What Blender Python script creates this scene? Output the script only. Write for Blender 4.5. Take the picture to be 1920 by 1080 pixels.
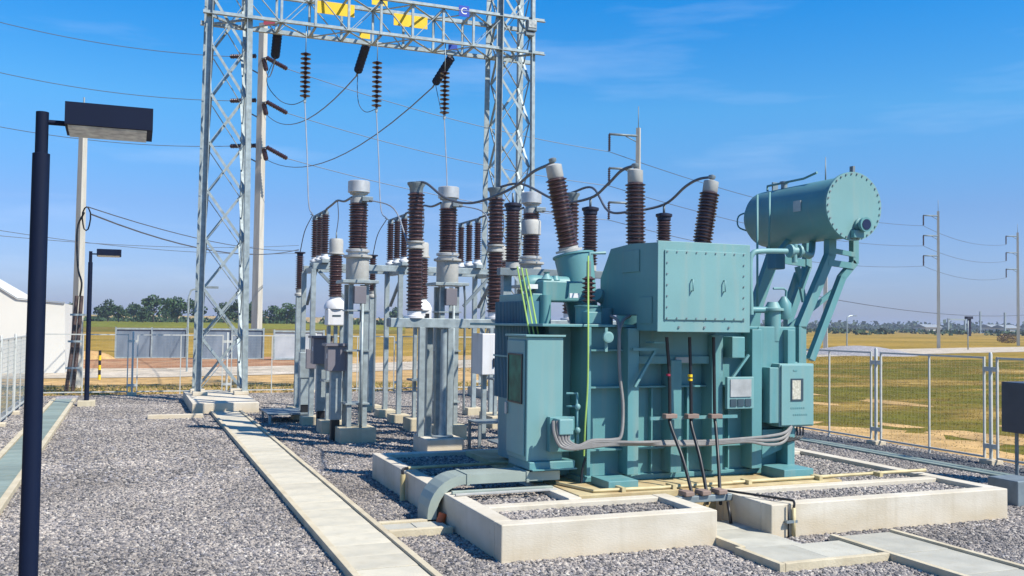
import bpy, bmesh, math, random
from mathutils import Vector, Matrix
random.seed(7)
for o in list(bpy.data.objects): bpy.data.objects.remove(o)
scene = bpy.context.scene
col = scene.collection
R_ = math.radians
# ------------------------------------------------------------------ camera
CAM_H = 2.4; FPX = 1800.0
def _ray(x, y): return Vector(((x-960)/FPX, -(y-540)/FPX, -1.0))
_Y = _ray(245, 597).normalized()
_X = _ray(5490, 664); _X = (_X - _X.dot(_Y)*_Y).normalized()
_Z = _X.cross(_Y)
ROT = Matrix((_X, _Y, _Z))
CAM = Vector((0, 0, CAM_H))
def at(px, py, Y=None, z=None, X=None, d=None):
    """surveyed point of the place: bearing (px,py) met at a known depth, height or distance"""
    r = ROT @ _ray(px, py)
    if z is not None: t = (z-CAM_H)/r.z
    elif Y is not None: t = Y/r.y
    elif X is not None: t = X/r.x
    else: t = d
    return CAM + r*t
cam_d = bpy.data.cameras.new('camera'); cam = bpy.data.objects.new('camera', cam_d); col.objects.link(cam)
cam.matrix_world = Matrix.Translation(CAM) @ ROT.to_4x4()
cam_d.sensor_width = 36; cam_d.lens = FPX/1920*36; cam_d.clip_start = .05; cam_d.clip_end = 9000
scene.camera = cam
scene.render.resolution_x = 1920; scene.render.resolution_y = 1080
# ------------------------------------------------------------------ sun, sky, exposure
SUN_AZ, SUN_EL = R_(38), R_(49)     # from the camera's side (-Y) turned towards +X
sv = Vector((math.sin(SUN_AZ)*math.cos(SUN_EL), -math.cos(SUN_AZ)*math.cos(SUN_EL), math.sin(SUN_EL)))
sd = bpy.data.lights.new('sun', 'SUN'); sd.energy = 5.0; sd.angle = R_(.53); sd.color = (1, .94, .83)
so = bpy.data.objects.new('sun', sd); col.objects.link(so); so.rotation_euler = sv.to_track_quat('Z', 'Y').to_euler()
world = bpy.data.worlds.new('World'); scene.world = world; world.use_nodes = True
wn = world.node_tree; wn.nodes.clear()
def wnode(t, **k):
    n = wn.nodes.new(t)
    for a, b in k.items(): setattr(n, a, b)
    return n
sky = wnode('ShaderNodeTexSky', sky_type='NISHITA', sun_disc=False)
sky.sun_elevation = SUN_EL; sky.sun_rotation = math.atan2(sv.x, sv.y)
sky.altitude = 0; sky.air_density = 1.0; sky.dust_density = .6; sky.ozone_density = 3.0
hsv = wnode('ShaderNodeHueSaturation'); hsv.inputs['Saturation'].default_value = 1.15; hsv.inputs['Hue'].default_value = .505
bg = wnode('ShaderNodeBackground'); bg.inputs['Strength'].default_value = .12
wout = wnode('ShaderNodeOutputWorld')
# thin streaks of cirrus
geo = wnode('ShaderNodeTexCoord'); mp = wnode('ShaderNodeMapping'); mp.inputs['Scale'].default_value = (1.2, 1.2, 9)
mp.inputs['Rotation'].default_value = (0, R_(4), R_(35))
nz = wnode('ShaderNodeTexNoise'); nz.inputs['Scale'].default_value = 2.6; nz.inputs['Detail'].default_value = 7; nz.inputs['Roughness'].default_value = .55
cr = wnode('ShaderNodeValToRGB'); cr.color_ramp.elements[0].position = .54; cr.color_ramp.elements[1].position = .8
cr.color_ramp.elements[1].color = (.16, .16, .16, 1)
mx = wnode('ShaderNodeMixRGB'); mx.inputs[2].default_value = (6.5, 7.0, 7.9, 1)
L = wn.links.new
L(geo.outputs['Generated'], mp.inputs['Vector']); L(mp.outputs[0], nz.inputs['Vector']); L(nz.outputs['Fac'], cr.inputs[0])
sx = wnode('ShaderNodeSeparateXYZ'); tr_ = wnode('ShaderNodeValToRGB'); te = tr_.color_ramp.elements
for _ in range(3): te.new(.5)
for e_, (p_, c_) in zip(te, ((0, (.47,.52,.90)), (.115, (.47,.60,.84)), (.215, (.40,.86,1.02)), (.33, (.08,.82,1.16)), (1.0, (.05,.52,.95)))): e_.position = p_; e_.color = (*c_, 1)
tm = wnode('ShaderNodeMixRGB', blend_type='MULTIPLY'); tm.inputs[0].default_value = 1
L(geo.outputs['Generated'], sx.inputs[0]); L(sx.outputs['Z'], tr_.inputs[0]); L(tr_.outputs[0], tm.inputs[2])
L(cr.outputs[0], mx.inputs[0]); L(sky.outputs[0], hsv.inputs['Color']); L(hsv.outputs[0], tm.inputs[1]); L(tm.outputs[0], mx.inputs[1]); L(mx.outputs[0], bg.inputs[0]); L(bg.outputs[0], wout.inputs[0])
scene.view_settings.view_transform = 'Standard'; scene.view_settings.look = 'None'
scene.view_settings.gamma = 1; scene.view_settings.use_curve_mapping = False
scene.view_settings.exposure = .52
scene.render.engine = 'CYCLES'
# ------------------------------------------------------------------ materials
def mat(name, c, rough=.6, metal=0, var=.12, nscale=3.0, c2=None, bump=0, bscale=40, spec=.5, detail=5, stretch=None, rnd=0):
    m = bpy.data.materials.new(name); m.use_nodes = True; t = m.node_tree; N = t.nodes; P = N['Principled BSDF']
    P.inputs['Roughness'].default_value = rough; P.inputs['Metallic'].default_value = metal
    P.inputs['Specular IOR Level'].default_value = spec
    tc = N.new('ShaderNodeTexCoord'); n1 = N.new('ShaderNodeTexNoise'); n1.inputs['Scale'].default_value = nscale; n1.inputs['Detail'].default_value = detail
    src = tc.outputs['Object']
    if stretch:
        mpn = N.new('ShaderNodeMapping'); mpn.inputs['Scale'].default_value = stretch; t.links.new(src, mpn.inputs['Vector']); src = mpn.outputs[0]
    t.links.new(src, n1.inputs['Vector'])
    r = N.new('ShaderNodeValToRGB'); r.color_ramp.elements[0].position = .32; r.color_ramp.elements[1].position = .68
    lo = tuple(x*(1-var) for x in c) if c2 is None else c2
    hi = tuple(min(1, x*(1+var)) for x in c) if c2 is None else c
    r.color_ramp.elements[0].color = (*lo, 1); r.color_ramp.elements[1].color = (*hi, 1)
    t.links.new(n1.outputs['Fac'], r.inputs[0]); out = r.outputs[0]
    if rnd:
        oi = N.new('ShaderNodeObjectInfo'); mr = N.new('ShaderNodeMapRange'); mr.inputs[3].default_value = 1-rnd; mr.inputs[4].default_value = 1+rnd
        t.links.new(oi.outputs['Random'], mr.inputs[0]); hs = N.new('ShaderNodeHueSaturation'); t.links.new(mr.outputs[0], hs.inputs['Value'])
        t.links.new(out, hs.inputs['Color']); out = hs.outputs[0]
    t.links.new(out, P.inputs['Base Color'])
    if bump:
        n2 = N.new('ShaderNodeTexNoise'); n2.inputs['Scale'].default_value = bscale; n2.inputs['Detail'].default_value = 6
        t.links.new(src, n2.inputs['Vector']); b = N.new('ShaderNodeBump'); b.inputs['Strength'].default_value = bump; b.inputs['Distance'].default_value = .02
        t.links.new(n2.outputs['Fac'], b.inputs['Height']); t.links.new(b.outputs[0], P.inputs['Normal'])
    return m
M = {}
M['paint'] = mat('teal_paint', (.105, .262, .272), .42, var=.07, nscale=1.6, bump=.06, bscale=14)
M['paint_dark'] = mat('teal_paint_dark', (.05, .16, .22), .5, var=.1, nscale=2)  # darker, bluer teal than the tank, on radiator fins and relay
M['cabpaint'] = mat('cabinet_paint', (.160, .315, .315), .45, var=.05, nscale=1.5)
M['porcelain'] = mat('brown_porcelain', (.068, .036, .038), .3, var=.25, nscale=6, spec=.7)
M['porcelain_dark'] = mat('dark_porcelain', (.035, .014, .018), .3, var=.2, nscale=6)
M['polymer'] = mat('dark_polymer', (.012, .012, .03), .5)
M['galv'] = mat('galvanised_steel', (.31, .36, .37), .45, metal=.35, var=.2, nscale=7)
M['galv_dark'] = mat('weathered_steel', (.19, .23, .25), .5, metal=.3, var=.16, nscale=6)
M['galv_lt'] = mat('bright_galvanised', (.50, .50, .46), .5, metal=.15, var=.1, nscale=7)  # galvanised steel lightened and warmed for the fence, offsetting blue sky shade
M['alu'] = mat('aluminium', (.50, .50, .49), .42, metal=.45, var=.08, nscale=8)
M['alu_matt'] = mat('cast_aluminium', (.40, .395, .37), .6, metal=.1, var=.1, nscale=8)
M['white'] = mat('white_enamel', (.66, .66, .67), .4, var=.04)
M['greybox'] = mat('grey_enamel', (.17, .16, .18), .5, var=.06)
M['concrete'] = mat('bund_concrete', (.60, .55, .46), .85, c2=(.50, .44, .34), nscale=1.6, bump=.15, bscale=30, stretch=(1, 1, 2.2))
M['concrete_lt'] = mat('kerb_concrete', (.56, .49, .35), .85, c2=(.45, .38, .26), nscale=3, bump=.25, bscale=40)
M['slab'] = mat('cover_slab_concrete', (.46, .44, .37), .85, c2=(.35, .34, .29), nscale=2.5, bump=.2, bscale=50, rnd=.1)
M['slab_warm'] = mat('cover_slab_warm', (.54, .49, .38), .85, c2=(.44, .41, .33), nscale=2.5, bump=.2, bscale=50, rnd=.08)
M['slab_blue'] = mat('cover_slab_green', (.22, .27, .24), .85, c2=(.16, .21, .19), nscale=2.5, bump=.2, bscale=50, rnd=.12)
M['plinth'] = mat('plinth_concrete', (.50, .42, .24), .85, c2=(.36, .25, .12), nscale=3, bump=.2, bscale=30)
M['black'] = mat('black_rubber', (.012, .013, .016), .45)
M['lamp'] = mat('navy_black_paint', (.002, .007, .026), .6, var=.1, spec=.2)
M['lens'] = mat('lamp_glass', (.55, .56, .52), .25, var=.3, nscale=12, c2=(.25, .26, .25))
M['wire'] = mat('aluminium_conductor', (.10, .11, .13), .5, metal=.3)
M['wire_lt'] = mat('bright_conductor', (.32, .34, .36), .45, metal=.4)
M['conduit'] = mat('grey_conduit', (.21, .20, .19), .55, var=.1, nscale=10)
M['greencable'] = mat('green_yellow_wire', (.33, .50, .12), .5, var=.1)
M['pvc'] = mat('yellowed_pvc', (.60, .50, .28), .5, c2=(.42, .34, .17), nscale=5)
M['yellow'] = mat('yellow_paint', (.80, .52, .01), .5, var=.05)
M['red'] = mat('red_paint', (.28, .02, .05), .5)
M['blue'] = mat('blue_paint', (.01, .05, .38), .5)
M['orange'] = mat('orange_plastic', (.50, .09, .02), .5)
M['glass_dark'] = mat('dark_window', (.015, .12, .08), .45, var=.4, nscale=6, spec=.2)
M['navy_glass'] = mat('navy_window', (.01, .015, .05), .15)
M['pole_conc'] = mat('pole_concrete', (.50, .48, .42), .8, c2=(.38, .36, .31), nscale=1.5, stretch=(4, 4, .5))
M['wallwhite'] = mat('white_render', (.60, .58, .53), .85, var=.04, nscale=.5)
M['roofgrey'] = mat('roof_capping', (.25, .27, .28), .6)
M['pipe_dark'] = mat('brown_riser_pipe', (.065, .04, .035), .6, var=.2)
M['sheet'] = mat('blue_grey_sheet', (.19, .23, .28), .55, c2=(.10, .135, .18), nscale=.8, stretch=(2, 2, .6))
M['sheet_lt'] = mat('pale_sheet', (.44, .46, .48), .55, c2=(.30, .33, .37), nscale=1.1)
M['bark'] = mat('bark', (.09, .065, .045), .9)
M['leaf'] = mat('leaf', (.040, .085, .020), .75, c2=(.018, .045, .012), nscale=.35, rnd=.2)
M['leaf_far'] = mat('leaf_far', (.045, .075, .035), .85, c2=(.03, .05, .03), nscale=.02)
M['ink'] = mat('ink', (.03, .06, .08), .6)
M['plate'] = mat('metal_plate', (.42, .43, .42), .4, metal=.3, var=.15, nscale=8)
M['white_letter'] = mat('white_letter', (.8, .8, .8), .5)
M['clampwood'] = mat('brown_clamp', (.24, .17, .14), .8)
M['slate'] = mat('slate_enamel', (.045, .055, .075), .45)
M['dry_twigs'] = mat('dry_twigs', (.17, .115, .07), .9)
M['paper'] = mat('paper_dial', (.62, .60, .50), .6, c2=(.35, .33, .25), nscale=30)
def weather(m, amount=.35, dust=(.34, .33, .27)):
    '''rain streaks, dust and small rubbed spots on painted steel'''
    t = m.node_tree; N = t.nodes; P = N['Principled BSDF']; src = P.inputs['Base Color'].links[0].from_socket
    g = N.new('ShaderNodeNewGeometry'); mp = N.new('ShaderNodeMapping'); mp.inputs['Scale'].default_value = (9, 9, .55); n = N.new('ShaderNodeTexNoise'); n.inputs['Scale'].default_value = 1.0; n.inputs['Detail'].default_value = 5
    t.links.new(g.outputs['Position'], mp.inputs[0]); t.links.new(mp.outputs[0], n.inputs['Vector'])
    r = N.new('ShaderNodeMapRange'); r.inputs[1].default_value = .52; r.inputs[2].default_value = .80; r.inputs[4].default_value = amount; t.links.new(n.outputs['Fac'], r.inputs[0])
    a = N.new('ShaderNodeMixRGB'); a.inputs[2].default_value = (*dust, 1); t.links.new(r.outputs[0], a.inputs[0]); t.links.new(src, a.inputs[1])
    n2 = N.new('ShaderNodeTexNoise'); n2.inputs['Scale'].default_value = 7; n2.inputs['Detail'].default_value = 9; n2.inputs['Roughness'].default_value = .75; t.links.new(g.outputs['Position'], n2.inputs['Vector'])
    r2 = N.new('ShaderNodeMapRange'); r2.inputs[1].default_value = .66; r2.inputs[2].default_value = .72; r2.inputs[4].default_value = amount*1.3; t.links.new(n2.outputs['Fac'], r2.inputs[0])
    b = N.new('ShaderNodeMixRGB'); b.inputs[2].default_value = (.10, .075, .05, 1); t.links.new(r2.outputs[0], b.inputs[0]); t.links.new(a.outputs[0], b.inputs[1]); t.links.new(b.outputs[0], P.inputs['Base Color'])
    r3 = N.new('ShaderNodeMapRange'); r3.inputs[3].default_value = P.inputs['Roughness'].default_value-.1; r3.inputs[4].default_value = P.inputs['Roughness'].default_value+.25; t.links.new(n.outputs['Fac'], r3.inputs[0]); t.links.new(r3.outputs[0], P.inputs['Roughness'])
for k_ in ('paint', 'cabpaint', 'paint_dark'): weather(M[k_], .30)
for k_ in ('galv', 'galv_dark', 'white', 'alu', 'alu_matt'): weather(M[k_], .22, (.25, .22, .17))
for k_ in ('concrete', 'concrete_lt', 'slab', 'slab_warm', 'slab_blue'): weather(M[k_], .30, (.30, .25, .16))
def splash(m, z1=.30, tint=(.50, .36, .18)):
    '''soil thrown up by rain on the foot of a wall'''
    t = m.node_tree; N = t.nodes; P = N['Principled BSDF']; src = P.inputs['Base Color'].links[0].from_socket
    g = N.new('ShaderNodeNewGeometry'); s = N.new('ShaderNodeSeparateXYZ'); t.links.new(g.outputs['Position'], s.inputs[0])
    n = N.new('ShaderNodeTexNoise'); n.inputs['Scale'].default_value = 2.2; n.inputs['Detail'].default_value = 6; t.links.new(g.outputs['Position'], n.inputs['Vector'])
    r = N.new('ShaderNodeMapRange'); r.inputs[1].default_value = z1; r.inputs[2].default_value = 0; r.inputs[4].default_value = .65; t.links.new(s.outputs['Z'], r.inputs[0])
    q = N.new('ShaderNodeMath'); q.operation = 'MULTIPLY'; t.links.new(r.outputs[0], q.inputs[0]); t.links.new(n.outputs['Fac'], q.inputs[1])
    a = N.new('ShaderNodeMixRGB'); a.inputs[2].default_value = (*tint, 1); t.links.new(q.outputs[0], a.inputs[0]); t.links.new(src, a.inputs[1]); t.links.new(a.outputs[0], P.inputs['Base Color'])
splash(M['concrete'])
weather(M['lamp'], .04, (.05, .05, .06))
# ------------------------------------------------------------------ builders
class MB:
    def __init__(s): s.v = []; s.f = []; s.sm = []
    def add(s, vs, fs, smooth=False):
        b = len(s.v); s.v += [tuple(v) for v in vs]
        for f in fs: s.f.append(tuple(i+b for i in f)); s.sm.append(smooth)
        return s
    def box(s, x0, x1, y0, y1, z0, z1, c=0):
        if x1 < x0: x0, x1 = x1, x0
        if y1 < y0: y0, y1 = y1, y0
        if z1 < z0: z0, z1 = z1, z0
        if c:
            bm = bmesh.new(); bmesh.ops.create_cube(bm, size=1)
            for v in bm.verts: v.co = ((x0+x1)/2+v.co.x*(x1-x0), (y0+y1)/2+v.co.y*(y1-y0), (z0+z1)/2+v.co.z*(z1-z0))
            bmesh.ops.bevel(bm, geom=bm.edges[:], offset=c, segments=2, affect='EDGES', profile=.5)
            bm.verts.index_update(); s.add([v.co.copy() for v in bm.verts], [[v.index for v in f.verts] for f in bm.faces]); bm.free(); return s
        return s.add([(x0,y0,z0),(x1,y0,z0),(x1,y1,z0),(x0,y1,z0),(x0,y0,z1),(x1,y0,z1),(x1,y1,z1),(x0,y1,z1)],
                     [(0,3,2,1),(4,5,6,7),(0,1,5,4),(1,2,6,5),(2,3,7,6),(3,0,4,7)])
    def bar(s, p, q, w, h=None, up=(0,0,1)):
        p = Vector(p); q = Vector(q); h = h or w; d = (q-p).normalized(); u = Vector(up)
        if abs(d.dot(u)) > .98: u = Vector((0,1,0))
        a = d.cross(u).normalized(); b = a.cross(d).normalized()
        vs = [e+a*(i*w/2)+b*(j*h/2) for e in (p, q) for i, j in ((-1,-1),(1,-1),(1,1),(-1,1))]
        return s.add(vs, [(0,1,2,3)[::-1],(4,5,6,7),(0,1,5,4),(1,2,6,5),(2,3,7,6),(3,0,4,7)])
    def angle(s, p, q, w, t=.008, up=(0,0,1), flip=1):
        """L-section member"""
        p = Vector(p); q = Vector(q); d = (q-p).normalized(); u = Vector(up)
        if abs(d.dot(u)) > .98: u = Vector((0,1,0))
        a = d.cross(u).normalized()*flip; b = a.cross(d).normalized()*flip
        prof = [(0,0),(w,0),(w,t),(t,t),(t,w),(0,w)]
        vs = [e+a*i+b*j for e in (p, q) for i, j in prof]
        fs = [(i, (i+1)%6, (i+1)%6+6, i+6) for i in range(6)] + [(0,3,2,1),(0,5,4,3),(6,7,8,9),(6,9,10,11)]
        return s.add(vs, fs)
    def tube(s, pts, r, n=8, caps=True):
        pts = [Vector(p) for p in pts]; rs = r if isinstance(r, (list, tuple)) else [r]*len(pts)
        d0 = (pts[1]-pts[0]).normalized(); ref = Vector((0,0,1)) if abs(d0.z) < .9 else Vector((1,0,0)); a = d0.cross(ref).normalized()
        vs = []
        for i, p in enumerate(pts):
            d = (pts[min(i+1,len(pts)-1)]-pts[max(i-1,0)]).normalized(); a = (a-d*a.dot(d)).normalized(); b = d.cross(a)
            vs += [p+(a*math.cos(2*math.pi*k/n)+b*math.sin(2*math.pi*k/n))*rs[i] for k in range(n)]
        fs = [(i*n+k, i*n+(k+1)%n, (i+1)*n+(k+1)%n, (i+1)*n+k) for i in range(len(pts)-1) for k in range(n)]
        s.add(vs, fs, True)
        if caps:
            b = len(s.v)-len(vs)
            s.f.append(tuple(b+k for k in range(n))[::-1]); s.sm.append(False)
            s.f.append(tuple(b+(len(pts)-1)*n+k for k in range(n))); s.sm.append(False)
        return s
    def lathe(s, prof, base, axis=(0,0,1), n=20, smooth=True):
        """prof: (radius, distance along axis)"""
        base = Vector(base); d = Vector(axis).normalized(); ref = Vector((0,0,1)) if abs(d.z) < .9 else Vector((1,0,0)); a = d.cross(ref).normalized(); b = d.cross(a)
        vs = []
        for r, h in prof: vs += [base+d*h+(a*math.cos(2*math.pi*k/n)+b*math.sin(2*math.pi*k/n))*r for k in range(n)]
        fs = [(i*n+k, i*n+(k+1)%n, (i+1)*n+(k+1)%n, (i+1)*n+k) for i in range(len(prof)-1) for k in range(n)]
        s.add(vs, fs, smooth); o = len(s.v)-len(vs)
        s.f.append(tuple(o+k for k in range(n))[::-1]); s.sm.append(False)
        s.f.append(tuple(o+(len(prof)-1)*n+k for k in range(n))); s.sm.append(False)
        return s
    def cyl(s, p, q, r, r2=None, n=16): 
        p = Vector(p); q = Vector(q); return s.lathe([(r,0),(r if r2 is None else r2,(q-p).length)], p, q-p, n)
    def prism(s, poly, ext):
        n = len(poly); e = Vector(ext); ps = [Vector(p) for p in poly]
        return s.add(ps+[p+e for p in ps], [tuple(range(n))[::-1], tuple(range(n,2*n))]+[(i,(i+1)%n,(i+1)%n+n,i+n) for i in range(n)])
def mesh_of(name, mb):
    me = bpy.data.meshes.new(name); me.from_pydata(mb.v, [], mb.f); me.update()
    me.polygons.foreach_set('use_smooth', mb.sm)
    bm = bmesh.new(); bm.from_mesh(me); bmesh.ops.recalc_face_normals(bm, faces=bm.faces[:])
    for e in bm.edges:
        if len(e.link_faces) == 2 and e.calc_face_angle(0) > R_(38): e.smooth = False
    bm.to_mesh(me); bm.free(); return me
def obj(name, mb, m, parent=None, label=None, kind=None):
    me = mesh_of(name, mb) if isinstance(mb, MB) else mb
    o = bpy.data.objects.new(name, me); col.objects.link(o)
    if m is not None and not me.materials: me.materials.append(M[m] if isinstance(m, str) else m)
    if parent is not None:
        o.parent = parent
        base = parent
        off = Vector((0,0,0))
        while base is not None: off += base.location; base = base.parent
        if isinstance(mb, MB): me.transform(Matrix.Translation(-off))      # meshes are given in world metres
    if label: o['label'] = label
    if kind: o['kind'] = kind
    return o
def tag(o, label, cat, group=None, kind=None):
    o['label'] = label
    if cat: o['category'] = cat
    if group: o['group'] = group
    if kind: o['kind'] = kind
    return o
def thing(name, label, cat, loc=(0,0,0), group=None):
    o = bpy.data.objects.new(name, None); o.empty_display_size = .2; col.objects.link(o); o.location = loc
    return tag(o, label, cat, group)
def single(name, mb, m, label, cat, group=None, loc=None):
    """a thing that is one mesh, origin at its own foot"""
    z0 = min(v[2] for v in mb.v); c = Vector((sum(v[0] for v in mb.v)/len(mb.v), sum(v[1] for v in mb.v)/len(mb.v), z0))
    me = mesh_of(name, mb); me.transform(Matrix.Translation(-c)); o = bpy.data.objects.new(name, me); col.objects.link(o); o.location = c
    me.materials.append(M[m]); return tag(o, label, cat, group)
def struct(name, mb, m, label=None):
    o = obj(name, mb, m, None, label, 'structure'); return o
def kids(o): return list(o.children)
def copy_tree(o, loc=None, label=None, parent=None):
    c = o.copy(); col.objects.link(c); c.parent = parent
    if loc is not None: c.location = loc
    if label: c['label'] = label
    for ch in kids(o): copy_tree(ch, parent=c)
    return c
def sheds(mb, p, q, rc, rs, n, seg=20):
    """a stack of porcelain sheds between two points"""
    p = Vector(p); q = Vector(q); Ln = (q-p).length; t = Ln/n; pr = [(rc, 0)]
    for k in range(n):
        z = k*t; rr = rs if k % 2 == 0 else rs*.93
        pr += [(rc, z+.10*t), (rr*.97, z+.40*t), (rr, z+.50*t), (rr*.96, z+.58*t), (rc, z+.78*t)]
    pr.append((rc, Ln)); return mb.lathe(pr, p, q-p, seg)
def sag(p, q, s, n=14):
    p = Vector(p); q = Vector(q); return [p.lerp(q, i/n)+Vector((0,0,-4*s*(i/n)*(1-i/n))) for i in range(n+1)]
def spline(pts, n=8):
    P = [Vector(p) for p in pts]; P = [P[0]*2-P[1]]+P+[P[-1]*2-P[-2]]; out = []
    for i in range(1, len(P)-2):
        for k in range(n):
            t = k/n; a, b, c, d = P[i-1], P[i], P[i+1], P[i+2]
            out.append(.5*((2*b)+(c-a)*t+(2*a-5*b+4*c-d)*t*t+(3*b-a-3*c+d)*t**3))
    out.append(P[-2]); return out
# ================================================================== GROUND AND GRAVEL
def ground_mat(name, cols, scale, detail=8, bump=.4, bscale=60, extra=None):
    m = bpy.data.materials.new(name); m.use_nodes = True; t = m.node_tree; N = t.nodes; P = N['Principled BSDF']; P.inputs['Roughness'].default_value = .95; P.inputs['Specular IOR Level'].default_value = .1
    tc = N.new('ShaderNodeNewGeometry'); n1 = N.new('ShaderNodeTexNoise'); n1.inputs['Scale'].default_value = scale; n1.inputs['Detail'].default_value = detail; n1.inputs['Roughness'].default_value = .62
    mp = N.new('ShaderNodeMapping'); mp.inputs['Scale'].default_value = (.45, 1.0, 1); mp.inputs['Rotation'].default_value = (0, 0, R_(-20))
    t.links.new(tc.outputs['Position'], mp.inputs[0]); t.links.new(mp.outputs[0], n1.inputs['Vector'])
    r = N.new('ShaderNodeValToRGB'); e = r.color_ramp.elements
    while len(e) < len(cols): e.new(.5)
    for k, c in enumerate(cols): e[k].position = .30+.40*k/(len(cols)-1); e[k].color = (*c, 1)
    t.links.new(n1.outputs['Fac'], r.inputs[0])
    n3 = N.new('ShaderNodeTexNoise'); n3.inputs['Scale'].default_value = .9; n3.inputs['Detail'].default_value = 12; n3.inputs['Roughness'].default_value = .78
    t.links.new(tc.outputs['Position'], n3.inputs['Vector'])
    mr = N.new('ShaderNodeMapRange'); mr.inputs[1].default_value = .3; mr.inputs[2].default_value = .7; mr.inputs[3].default_value = .42; mr.inputs[4].default_value = 1.5
    t.links.new(n3.outputs['Fac'], mr.inputs[0]); mu = N.new('ShaderNodeMixRGB'); mu.blend_type = 'MULTIPLY'; mu.inputs[0].default_value = 1
    t.links.new(r.outputs[0], mu.inputs[1]); t.links.new(mr.outputs[0], mu.inputs[2]); t.links.new(mu.outputs[0], P.inputs['Base Color'])
    n2 = N.new('ShaderNodeTexNoise'); n2.inputs['Scale'].default_value = bscale; n2.inputs['Detail'].default_value = 8
    t.links.new(tc.outputs['Position'], n2.inputs['Vector']); b = N.new('ShaderNodeBump'); b.inputs['Strength'].default_value = bump; b.inputs['Distance'].default_value = .05
    t.links.new(n2.outputs['Fac'], b.inputs['Height']); t.links.new(b.outputs[0], P.inputs['Normal']); return m
M['field'] = ground_mat('dry_field', [(.14,.12,.02), (.25,.17,.03), (.33,.21,.04), (.42,.27,.07)], .045, bump=.8, bscale=8)
M['green_field'] = ground_mat('green_field', [(.42,.27,.08), (.25,.165,.035), (.11,.105,.014), (.145,.12,.018), (.20,.135,.03), (.33,.22,.06), (.44,.30,.12)], .21, bump=.8, bscale=10)
M['rise'] = ground_mat('green_rise', [(.10,.12,.015), (.17,.17,.02), (.24,.2,.03)], .03)
M['sand'] = ground_mat('tan_soil', [(.22,.15,.05), (.42,.27,.11), (.50,.32,.14), (.46,.27,.12)], .25, bump=.5, bscale=12)
M['redsoil'] = ground_mat('red_soil', [(.26,.13,.07), (.34,.18,.10), (.42,.27,.16)], .4)
M['road'] = ground_mat('pale_dirt_road', [(.38,.32,.24), (.48,.41,.32), (.55,.48,.39)], .5)
M['tanfar'] = ground_mat('tan_embankment', [(.42,.27,.17), (.50,.34,.2), (.3,.26,.12)], .02)

def gravel_mat():
    m = bpy.data.materials.new('gravel_bed'); m.use_nodes = True; t = m.node_tree; N = t.nodes; P = N['Principled BSDF']; P.inputs['Roughness'].default_value = .9
    tc = N.new('ShaderNodeTexCoord'); v = N.new('ShaderNodeTexVoronoi'); v.inputs['Scale'].default_value = 26; v.inputs['Randomness'].default_value = 1
    t.links.new(tc.outputs['Object'], v.inputs['Vector']); bw = N.new('ShaderNodeRGBToBW'); t.links.new(v.outputs['Color'], bw.inputs[0])
    r = N.new('ShaderNodeValToRGB'); r.color_ramp.elements[0].color = (.13,.125,.14,1); r.color_ramp.elements[1].color = (.50,.47,.46,1); r.color_ramp.elements[0].position = .15; r.color_ramp.elements[1].position = .85
    t.links.new(bw.outputs[0], r.inputs[0]); t.links.new(r.outputs[0], P.inputs['Base Color'])
    b = N.new('ShaderNodeBump'); b.inputs['Strength'].default_value = 1; b.inputs['Distance'].default_value = .03; b.invert = True
    t.links.new(v.outputs['Distance'], b.inputs['Height']); t.links.new(b.outputs[0], P.inputs['Normal']); return m
M['gravel'] = gravel_mat()
def stone_mat():
    m = bpy.data.materials.new('gravel_stone'); m.use_nodes = True; t = m.node_tree; N = t.nodes; P = N['Principled BSDF']; P.inputs['Roughness'].default_value = .8
    oi = N.new('ShaderNodeObjectInfo'); r = N.new('ShaderNodeValToRGB'); e = r.color_ramp.elements
    e[0].color = (.055,.053,.052,1); e[0].position = 0; e[1].color = (.44,.40,.345,1); e[1].position = 1
    for p, c in ((.2,(.10,.095,.10)), (.45,(.20,.18,.17)), (.7,(.26,.228,.198)), (.88,(.32,.275,.235))): x = e.new(p); x.color = (*c, 1)
    tc = N.new('ShaderNodeTexCoord'); n1 = N.new('ShaderNodeTexNoise'); n1.inputs['Scale'].default_value = .55; n1.inputs['Detail'].default_value = 6
    geo_ = N.new('ShaderNodeNewGeometry'); t.links.new(geo_.outputs['Position'], n1.inputs['Vector'])
    t.links.new(oi.outputs['Random'], r.inputs[0])
    mr = N.new('ShaderNodeMapRange'); mr.inputs[1].default_value = .3; mr.inputs[2].default_value = .7; mr.inputs[3].default_value = .74; mr.inputs[4].default_value = 1.36
    t.links.new(n1.outputs['Fac'], mr.inputs[0]); mu = N.new('ShaderNodeMixRGB'); mu.blend_type = 'MULTIPLY'; mu.inputs[0].default_value = 1
    t.links.new(r.outputs[0], mu.inputs[1]); t.links.new(mr.outputs[0], mu.inputs[2]); t.links.new(mu.outputs[0], P.inputs['Base Color']); return m
M['stone'] = stone_mat()
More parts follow.
